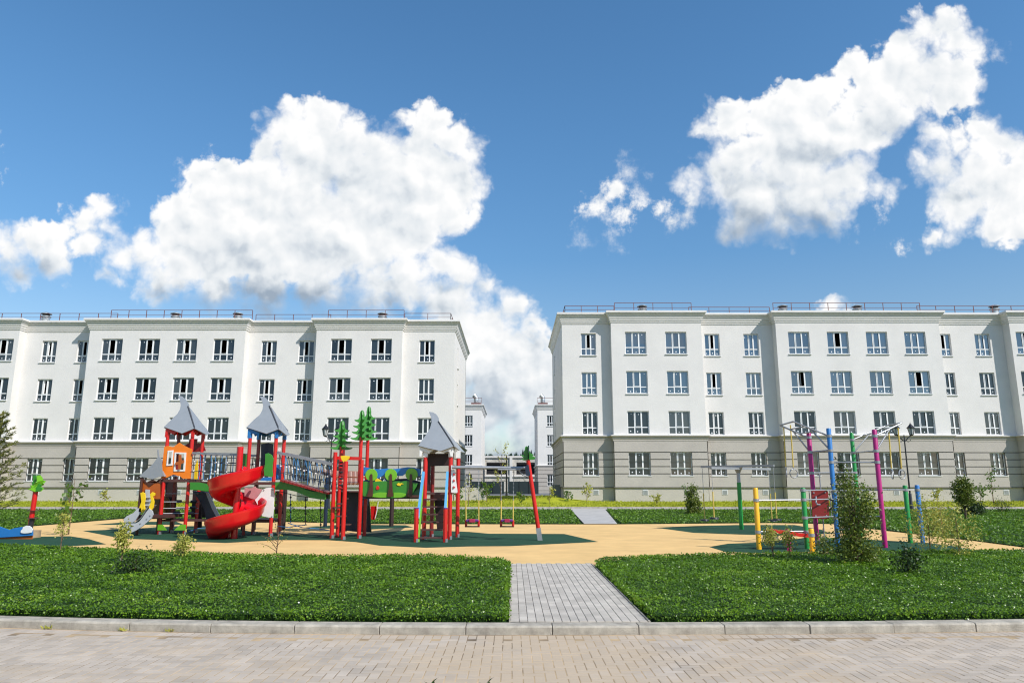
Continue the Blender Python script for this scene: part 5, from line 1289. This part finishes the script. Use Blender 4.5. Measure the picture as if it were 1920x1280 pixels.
for y in (590, 680, 760, 930): pbar(cx_, at(gB, y), at(gC, y-10), .016, 'rung')
v0, v1 = P(*z6(345,508), gA.y-.02), P(*z6(385,1016), gA.y-.3); v1.x = v0.x+.02
pbar(cx_, v0, Vector((v0.x, v0.y, at(gA,1016).z)), .018, 'upright')
# hanging rings
for i, (ax, ay, bx, by, rx, ry, rr, Yr, ang) in enumerate(((78,165,95,465,98,512,.10,gA.y+.35,75),(128,145,150,468,153,508,.125,gA.y+.45,15),(865,190,887,478,893,515,.12,gD.y+.3,75),(935,168,962,480,965,515,.125,gD.y+.2,25))):
    s = thing('hanging_ring', ['leftmost steel gym ring on a yellow rope, seen nearly edge-on', 'steel gym ring on a yellow rope, round one of the left pair', 'steel gym ring on a yellow rope, edge-on one of the right pair', 'round steel gym ring on a yellow rope, right pair, nearest the street lamp'][i], 'gym ring', P(*z6(rx, ry), Yr), 'gym rings on ropes')
    rope(s, [P(*z6(ax, ay), Yr), P(*z6(bx, by), Yr)], .018, 'rope_yellow')
    c = P(*z6(rx, ry), Yr); pts = [c+Vector((math.cos(R(ang))*math.cos(t), math.sin(R(ang))*math.cos(t), math.sin(t)))*rr for t in np.linspace(0, 2*math.pi, 21)]
    MB().tube(pts, .013, 6, caps=False).build('ring', M['galv'], s, smooth=True)
    MB().cbox(P(*z6(bx, by+3), Yr), (.03,.03,.08)).build('hook', M['galv'], s)
# red board with handle, between the green post and the blue post
gG, tG = pole(cx_, 255, 1073, 225, 615, 'pole_green', rings=(635, 705, 840, 945))
rbd = thing('exercise_board', 'dark red exercise board with a steel handle clamped between the green and blue poles', 'exercise board', P(*z6(350,740), gB.y-.1))
pan(rbd, 'board', 'dark_red', [(288,638),(300,635),(395,635),(408,642),(414,700),(418,845),(405,848),(300,846),(292,835),(286,700)], gB.y-.1, .04, z6)
M['dark_red'].node_tree.nodes['Principled BSDF'].inputs['Roughness'].default_value = .4
MB().tube([P(*z6(320,680), gB.y-.22), P(*z6(320,725), gB.y-.25), P(*z6(330,742), gB.y-.3), P(*z6(352,743), gB.y-.3)], .02, 8).build('handle', M['galv'], rbd, smooth=True)
for x, y in ((303,655),(388,652),(318,828),(398,825)): MB().ball(P(*z6(x, y), gB.y-.13), .022, 6, 5).build('bolt', M['galv'], rbd)
MB().tube([P(*z6(412,700), gB.y-.05), P(*z6(448,712), gB.y-.2), P(*z6(445,760), gB.y-.2), P(*z6(415,785), gB.y-.05)], .02, 8).build('side_handle', M['lamp_black'], rbd, smooth=True)
for y in (635, 705, 840): pbar(rbd, at(gG, y), Vector((gB.x, gB.y, at(gG, y).z)), .017, 'mounting_bar')
for x in (268, 422): 
    p = P(*z6(x, 640), gB.y-.03); pbar(rbd, p, Vector((p.x, p.y, P(*z6(x, 842), gB.y).z)), .014, 'mounting_upright')
# low bars with the red bench
lb = thing('sit_up_bench', 'low steel bars on yellow and green posts with a wavy red bench board', 'exercise bench', (P(1470,1000,19.5).x, 19.5, Z0))
gY, tY = pole(lb, 527, 1150, 495, 657, 'pole_yellow', zf=z5, rings=(757, 1010))
gZ, tZ = pole(lb, 957, 1183, 950, 983, 'pole_yellow', zf=z5, rings=(1035,))
gM, tM = pole(lb, 770, 1188, 757, 985, 'magenta', zf=z5, r=.05)
a5 = lambda g, y: at(g, y, z5)
pbar(lb, a5(gY,757), Vector((gG.x, gG.y, a5(gY,755).z))); pbar(lb, a5(gY,1008), a5(gG,1005)); pbar(lb, a5(gG,1005), a5(gZ,1033))
q = [(635,993),(690,992),(745,1000),(800,1000),(850,1015),(950,1018),(950,1048),(870,1048),(800,1052),(735,1030),(690,1020),(640,1010)]
B = MB(); up = [(635,995),(690,994),(745,1004),(790,1006),(850,1022),(952,1030)]
for k, ((xa, ya_), (xb, yb_)) in enumerate(zip(up, up[1:])):
    Ym = 18.7; a_, b_ = P(*z5(xa, ya_), Ym), P(*z5(xb, yb_), Ym)
    B.add([(a_.x,Ym-.02,a_.z),(b_.x,Ym-.02,b_.z),(b_.x,Ym+.5,b_.z),(a_.x,Ym+.5,a_.z),(a_.x,Ym-.02,a_.z-.08),(b_.x,Ym-.02,b_.z-.08),(b_.x,Ym+.5,b_.z-.08),(a_.x,Ym+.5,a_.z-.08)], [(0,1,2,3),(4,7,6,5),(0,4,5,1),(3,2,6,7)]+([(0,3,7,4)] if k == 0 else [])+([(1,5,6,2)] if k == 4 else []))
B.build('bench_board', M['red'], lb)
pb_ = thing('pull_up_bar', 'low steel pull-up bar on a green and a blue post near the street lamp', 'pull-up bar', (P(1715,960,21).x, 21, Z0))
gE, tE = pole(pb_, 1030, 1030, 990, 597, 'pole_green', rings=(632,)); gF, tF = pole(pb_, 1122, 1030, 1077, 595, 'pole_blue', rings=(632,))
pbar(pb_, at(gE,632), at(gF,632)); pbar(pb_, at(gE,632), Vector((gD.x, gD.y, at(gE,628).z)), name='long_bar')
# rope merry-go-round (giant strides)
gs = thing('giant_stride', 'green pole with steel cross arms and four hanging rope seats', 'rope carousel', (G(*z5(386,990)).x, G(*z5(386,990)).y, Z0))
g = G(*z5(386,990)); zt_ = P(0, z5(0,615)[1], g.y).z; zc = P(0, z5(0,485)[1], g.y).z
MB().tube([(g.x,g.y,Z0),(g.x,g.y,zt_)], .075, 14).build('post', M['pole_green'], gs, smooth=True)
MB().tube([(g.x,g.y,zt_),(g.x,g.y,zc-.2)], .065, 14).build('upper_post', M['galv'], gs, smooth=True)
MB().tube([(g.x,g.y,zc-.25),(g.x,g.y,zc-.04)], [.07,.17], 12).build('head', M['galv'], gs, smooth=True)
A1, A2 = P(*z5(62,462), g.y+.9), P(*z5(645,477), g.y-.9); A3, A4 = P(*z5(137,503), g.y-1.0), P(*z5(610,485), g.y+1.0)
for p, q_ in ((A1, A2), (A3, A4)):
    MB().bar((p.x,p.y,zc if p is A1 else zc-.085), (q_.x,q_.y,zc if p is A1 else zc-.085), .10, .08).build('cross_arm', M['galv'], gs)
for i, (p, bx, by) in enumerate(((A1,112,915),(A3,178,900),(A4,618,918),(A2,648,912))):
    zb2 = P(0, z5(0,by)[1], p.y).z; x = p.x*.99 if False else p.x-(p.x-g.x)*.03
    s = thing('hanging_disc', ['far left', 'near left', 'far right', 'near right'][i]+' black disc seat hanging on a rope from the carousel arms', 'disc swing', (x, p.y, zb2), 'rope seats of the carousel')
    zm = zb2+(zc-zb2)*.5
    rope(s, [(x,p.y,zc-.06),(x,p.y,zm)], .010, 'galv', 'chain'); rope(s, [(x,p.y,zm),(x,p.y,zb2)], .022, 'rope_yellow')
    MB().tube([(x,p.y,zb2-.03),(x,p.y,zb2+.03)], [.17,.15], 14).build('seat', M['black_plastic'], s, smooth=True)
# ------------------------------------------------------------------ street lamps
def street_lamp(label, x, Y, zb, h, arm=.32):
    t = thing('street_lamp', label, 'street lamp', (x, Y, zb), 'black twin-lantern street lamps')
    MB().tube([(x,Y,zb),(x,Y,zb+.25),(x,Y,zb+.3),(x,Y,zb+1.0),(x,Y,zb+1.05)], [.13,.12,.10,.085,.06], 12).build('base', M['lamp_black'], t, smooth=True)
    MB().tube([(x,Y,zb+1.05),(x,Y,zb+h-.75)], [.055,.038], 10).build('shaft', M['lamp_black'], t, smooth=True)
    MB().tube([(x,Y,zb+h-.75),(x,Y,zb+h-.4),(x,Y,zb+h-.35)], [.045,.03,.01], 8).build('finial', M['lamp_black'], t, smooth=True)
    for s in (-1, 1):
        pts = [(x+s*arm*1.55*u, Y, zb+h-.80+.30*math.sin(u*math.pi/2)+.12*u*u) for u in np.linspace(0, 1, 8)]
        a = MB().tube(pts, .028, 6).build('arm', M['lamp_black'], t, smooth=True)
        cxs = [(x+s*(arm*.8)+.16*math.cos(q)*s*(1-q/9), Y, zb+h-.75+.13*math.sin(q)*(1-q/9)) for q in np.linspace(0, 6, 14)]
        MB().tube(cxs, .018, 5).build('scroll', M['lamp_black'], a, smooth=True)
        lx = x+s*arm*1.55; lz = zb+h-.38
        l = MB().tube([(lx,Y,lz-.06),(lx,Y,lz),(lx,Y,lz+.03)], [.03,.12,.14], 6).build('lantern', M['lamp_black'], t)
        MB().tube([(lx,Y,lz+.03),(lx,Y,lz+.42)], [.12,.21], 6).build('glass', M['lamp_glass'], l)
        for q in range(6):
            an = math.pi*q/3; u0 = Vector((lx+.125*math.cos(an), Y+.125*math.sin(an), lz+.03)); u1 = Vector((lx+.217*math.cos(an), Y+.217*math.sin(an), lz+.42))
            MB().bar(u0, u1, .022).build('glazing_bar', M['lamp_black'], l)
        MB().tube([(lx,Y,lz+.42),(lx,Y,lz+.45),(lx,Y,lz+.62),(lx,Y,lz+.70),(lx,Y,lz+.82)], [.25,.25,.10,.05,.008], 12).build('hood', M['lamp_black'], l, smooth=True)
g = P(1709,952.5,46.6); street_lamp('black twin-lantern street lamp in front of the right building', g.x, 46.6, tz(46.6), P(1700,795,46.6).z-tz(46.6)-.3, .31)
g = P(617,930,46.6); street_lamp('black twin-lantern street lamp in front of the left building, between play towers', g.x, 46.6, tz(46.6), P(605,797,46.6).z-tz(46.6)-.3, .27)
# ------------------------------------------------------------------ plants
def plant(name, label, cat, x, Y, z, shape, n, leaf, m, stems=6, group=None, wood='bark', r0=.03, tilt=.7, asp=.8, hollow=.35, clumps=None):
    """shape: list of (height, radius); leaves gathered in clumps through the crown"""
    t = thing(name, label, cat, (x, Y, z), group)
    hs = [s[0] for s in shape]; rs = [s[1] for s in shape]; h = hs[-1]
    nc = clumps or max(12, n//28)
    zc = rng.uniform(hs[0], h, nc*3); rc = np.interp(zc, hs, rs); keep = rng.uniform(0, max(rs), nc*3) < rc+.02; zc, rc = zc[keep][:nc], rc[keep][:nc]
    th = rng.uniform(0, 2*np.pi, len(zc)); rad = rc*np.sqrt(rng.uniform(hollow, 1, len(zc)))
    C = np.column_stack([rad*np.cos(th), rad*np.sin(th), zc])
    per = max(4, n//max(1, len(zc))); cs = max(rs)*.13+leaf*.75
    Pn = np.repeat(C, per, 0)+rng.normal(0, 1, (len(C)*per, 3))*[cs, cs, cs*1.1]
    Pn[:,2] = np.maximum(Pn[:,2], .01)
    V, Fq = leaves(Pn, np.full(len(Pn), leaf), tilt=tilt, aspect=asp)
    npmesh('foliage', V, Fq, M[m], t)
    B = MB(); B.tube([(x,Y,z-.03),(x+random.uniform(-.02,.02)*h,Y,z+h*.5),(x,Y,z+h*.9)], [r0, r0*.7, r0*.2], 7)
    B.build('trunk', M[wood], t, smooth=True)
    B = MB()
    for k in range(min(stems, len(C))):
        c = Vector(C[k]); b0 = Vector((x, Y, z+max(.02, c.z*.45))); e = Vector((x, Y, z))+c
        B.tube([b0, b0.lerp(e, .5)+Vector((0,0,-.02)), e], [r0*.4, r0*.28, r0*.1], 5)
    if B.v: B.build('branches', M[wood], t, smooth=True)
    return t
def at_g(px, py): g = G(px, py); return g.x, g.y, Z0
x, y, z = at_g(1607, 1062)
plant('thuja', 'big bushy thuja with sunlit yellow-green tips on the right front bed before the gym frame', 'shrub', x, y, z, [(.02,.22),(.30,.42),(.65,.24),(.85,.30),(1.05,.46),(1.3,.40),(1.5,.22),(1.68,.04)], 6000, .06, 'thuja', 34, r0=.04, asp=.6, hollow=.1, clumps=120)
x, y, z = at_g(1590, 1000)
plant('conifer', 'tall narrow dark conifer behind the big thuja', 'conifer', x, y, z, [(.1,.22),(1.2,.27),(1.9,.20),(2.3,.08),(2.45,.03)], 3600, .06, 'dark_leaf', 14, r0=.04)
x, y, z = at_g(1310, 966)
plant('thuja', 'small dark green thuja on the rear lawn left of the rope carousel', 'shrub', x, y+1, z, [(.05,.26),(.5,.34),(1.0,.27),(1.45,.06)], 2200, .09, 'thuja', 8)
x, y, z = at_g(1812, 975)
plant('round_tree', 'small standard tree with a round dark green head on the right lawn', 'tree', x, y, z, [(.75,.12),(.9,.30),(1.25,.38),(1.6,.30),(1.8,.10)], 3600, .08, 'thuja', 16, r0=.06)
x, y, z = at_g(1845, 968)
plant('shrub', 'low dark rounded shrub beside the round-headed tree', 'shrub', x, y+1, z, [(.02,.45),(.3,.6),(.55,.4),(.7,.1)], 2600, .08, 'dark_leaf', 10)
for px, py, h, w_, n, m, lb_ in ((1745,1040,1.25,.50,1300,'yellow_leaf','loose pale willow-like bush at the right end of the gym area'), (1800,1046,1.1,.45,1000,'yellow_leaf','thin pale bush with arching shoots right of the willow-like bush'),
        (1705,1082,.45,.24,700,'dark_leaf','dark leafy weed clump on the right front bed, right of the thuja'), (1450,1052,.75,.17,520,'yellow_leaf','small yellow-green juniper on the right front bed below the yellow post'),
        (1482,1052,.72,.16,380,'yellow_leaf','small feathery juniper in front of the magenta stub post'), (1768,1010,1.1,.38,700,'yellow_leaf','thin light green bush beside the blue short post'),
        (1880,962,.8,.5,1000,'dark_leaf','loose dark shrub near the right edge of the rear lawn'), (227,1062,.80,.13,650,'yellow_leaf','slim yellow-green juniper on the left front bed'),
        (252,1082,.35,.35,700,'dark_leaf','dark low weed clump behind the slim juniper on the left front bed'), (342,1052,.52,.20,600,'yellow_leaf','pair-topped small yellow juniper on the left front bed'),
        (112,1038,1.0,.14,300,'yellow_leaf','thin sapling with a bushy yellow top on the left front bed'), (1545,1046,.45,.3,500,'thuja','low thuja tuft left of the big thuja')):
    x, y, z = at_g(px, py); plant('bush', lb_, 'bush', x, y, z, [(.03 if w_ > .2 else h*.45,w_*.5),(h*.55,w_),(h,w_*.25)], n, .05, m, 9, r0=.014, wood='twig', hollow=.0, group=None)
def sapling(label, px, py, h, n, m, spread=.25, leaf=.06, Y=None, z=None, cnt=6):
    g = G(px, py) if Y is None else P(px, py, Y); z = Z0 if z is None else z
    t = thing('sapling', label, 'sapling', (g.x, g.y, z)); B = MB(); tips = []
    B.tube([(g.x,g.y,z),(g.x+.03,g.y,z+h*.55),(g.x,g.y,z+h)], [.014*max(1,h), .01, .004], 6)
    for k in range(cnt):
        u = .25+.7*k/cnt; a = random.uniform(0, 6.28); b0 = Vector((g.x, g.y, z+h*u*.8)); e = b0+Vector((math.cos(a)*spread, math.sin(a)*spread, h*.3*random.uniform(.5, 1.2)))
        B.tube([b0, b0.lerp(e, .5)+Vector((0,0,.03)), e], [.008,.006,.003], 5); tips += [b0.lerp(e, random.uniform(.3, 1)) for _ in range(n//cnt)]
    B.build('stem', M['twig'], t, smooth=True)
    Pn = np.array([tuple(v-Vector(t.location)) for v in tips])+rng.normal(0, leaf*.5, (len(tips), 3)); V, Fq = leaves(Pn, np.full(len(Pn), leaf), asp := 1.0)
    npmesh('leaves', V, Fq, M[m], t)
sapling('bare twiggy sapling in front of the blue-trimmed tower on the left bed', 517, 1046, .75, 60, 'yellow_leaf', .38, .03, cnt=8)
sapling('thin sapling with a few large leaves behind the left front bed by the wave panel', 128, 1002, 1.9, 60, 'fresh_leaf', .45, .15, cnt=6)
sapling('slender staked sapling with leaves at mid height seen through the left swing', 878, 947, 2.3, 110, 'yellow_leaf', .35, .10, Y=49.8, z=.25, cnt=8)
sapling('slender young tree in the gap seen through the right swing', 939, 930, 4.4, 160, 'yellow_leaf', .5, .12, Y=55, z=.5, cnt=9)
sapling('bushy sapling on the grass mound left of the gap', 912, 935, 1.6, 260, 'fresh_leaf', .55, .13, Y=53, z=.4, cnt=9)
for i, (px, Yq, h, lb_) in enumerate(((1030,51.5,1.3,'leafless-looking sapling below the dark ramp wall'),(978,51,1.0,'low sapling on the mound left of the leaning post'),(1066,53.0,.9,'small shrub at the corner of the right building'),(1100,53.2,1.5,'thin shrub by the first basement grille of the right building'),(858,52.5,1.1,'broad-leaved shrub against the corner of the left building'),
        (130,52,1.6,'thin shrub against the left building right of the small tree post'),(196,52.6,1.0,'low shrub against the left building wall'),(745,53,1.8,'thin sapling by the left building, between panel bridge trunks'),(768,53,1.4,'second thin sapling right of the panel bridge trunk'),(310,53.0,1.0,'small bush by the left building behind the toddler slide'),
        (1290,50.5,1.4,'thin shrub left of the small thuja'),(1624,53,1.4,'small leafy shrub by the right building beyond the magenta post'),(1757,52,1.2,'thin sapling on the grass strip right of the lamp'),(1862,52.5,2.6,'tall thin sapling against the right building near the edge'),(1838,52,1.4,'narrow shrub beyond the round-headed tree'),(1230,50,.8,'small tuft on the lime grass in front of the right building'))):
    zg_ = .22+(Yq-49.28)*.052 if Yq > 49.3 else .16
    sapling(lb_, px, 935, h, 110, 'fresh_leaf' if i % 3 else 'yellow_leaf', .32, .13, Y=Yq, z=zg_, cnt=7)
# pine at the left edge
pt = thing('pine_tree', 'young pine with upswept yellow-tipped branches at the left edge', 'pine', (P(-26,930,31).x, 31, Z0)); px_, py_, pz_ = pt.location
MB().tube([(px_,py_,pz_),(px_,py_,pz_+4.6)], [.10,.02], 8).build('trunk', M['bark'], pt, smooth=True)
pts, drs, Bp = [], [], MB()
for k in range(80):
    u = k/80; zz_ = .45+4.0*u; L_ = (1.25*(1-u)**.8+.22)*random.uniform(.7, 1.1); a = k*2.4
    d = Vector((math.cos(a), math.sin(a), .28+.35*u)); b0 = Vector((px_,py_,pz_+zz_)); e = b0+d*L_
    Bp.tube([b0, b0.lerp(e, .5)-Vector((0,0,.05*L_)), e], [.018,.012,.006], 5)
    for j in range(9):
        c = b0.lerp(e, .3+.7*j/8); sd = Vector((random.gauss(0, .12), random.gauss(0, .12), random.gauss(.03, .05)))*L_
        for q in range(9):
            v = (d.normalized()+Vector((random.gauss(0, .55), random.gauss(0, .55), random.gauss(.25, .45)))).normalized()
            pts.append(c+sd*random.random()-Vector(pt.location)); drs.append(v)
Bp.build('branches', M['bark'], pt, smooth=True)
V, Fq = leaves(np.array([tuple(v) for v in pts]), np.full(len(pts), .15), aspect=.22, dirs=np.array([tuple(v) for v in drs]))
npmesh('needles', V, Fq, M['pine'], pt)
# two leaf tips at the bottom edge, their shadow put into a dark leaf colour
for i, (px, lb_) in enumerate(((808,'left of two dark leafy shoots at the bottom edge of the paving'),(912,'right of two dark leafy shoots at the bottom edge of the paving'))):
    Yq = 5.3; x = P(px,1275,Yq).x; zt_ = P(px,1272,Yq).z
    t = thing('leafy_shoot', lb_, 'plant', (x, Yq, 0)); MB().tube([(x,Yq,0),(x,Yq,zt_-.06)], [.006,.004], 6).build('stem', M['dark_leaf'], t, smooth=True)
    for k in range(14):
        a = k*2.4; d = Vector((math.cos(a), math.sin(a), .55+.3*random.random())).normalized(); s = d.cross(Vector((0,0,1))).normalized(); b0 = Vector((x,Yq,zt_*(.35+.045*k)-.0)); L_ = .07
        n = s.cross(d)
        MB().add([b0, b0+d*L_*.4+s*.013+n*.004, b0+d*L_*.75+s*.010, b0+d*L_, b0+d*L_*.75-s*.010, b0+d*L_*.4-s*.013+n*.004, b0+d*L_*.5-n*.003], [(0,1,6),(1,2,6),(2,3,6),(3,4,6),(4,5,6),(5,0,6)]).build('leaf', M['dark_leaf'], t)
# tufts growing at the kerb foot
for i, (px, lb_) in enumerate(((48,'weed sprouting from a kerb joint at the far left'),(205,'short weed at the foot of the left kerb'),(298,'dry weed tuft at the kerb near the lawn'))):
    x = P(px,1185,8.8).x; t = thing('weed', lb_, 'weed', (x, 8.87+kb(x), 0)); n = 18
    V, Fq = leaves(np.column_stack([rng.normal(0, .03, n), rng.normal(-.01, .01, n), np.full(n, .005)]), np.full(n, .045), aspect=.35, dirs=(lambda v: v/np.linalg.norm(v, axis=1)[:,None])(np.column_stack([rng.normal(0, .6, n), rng.normal(-.2, .2, n), rng.uniform(.4, 1.2, n)])))
    npmesh('blades', V, Fq, M['yellow_leaf'], t)
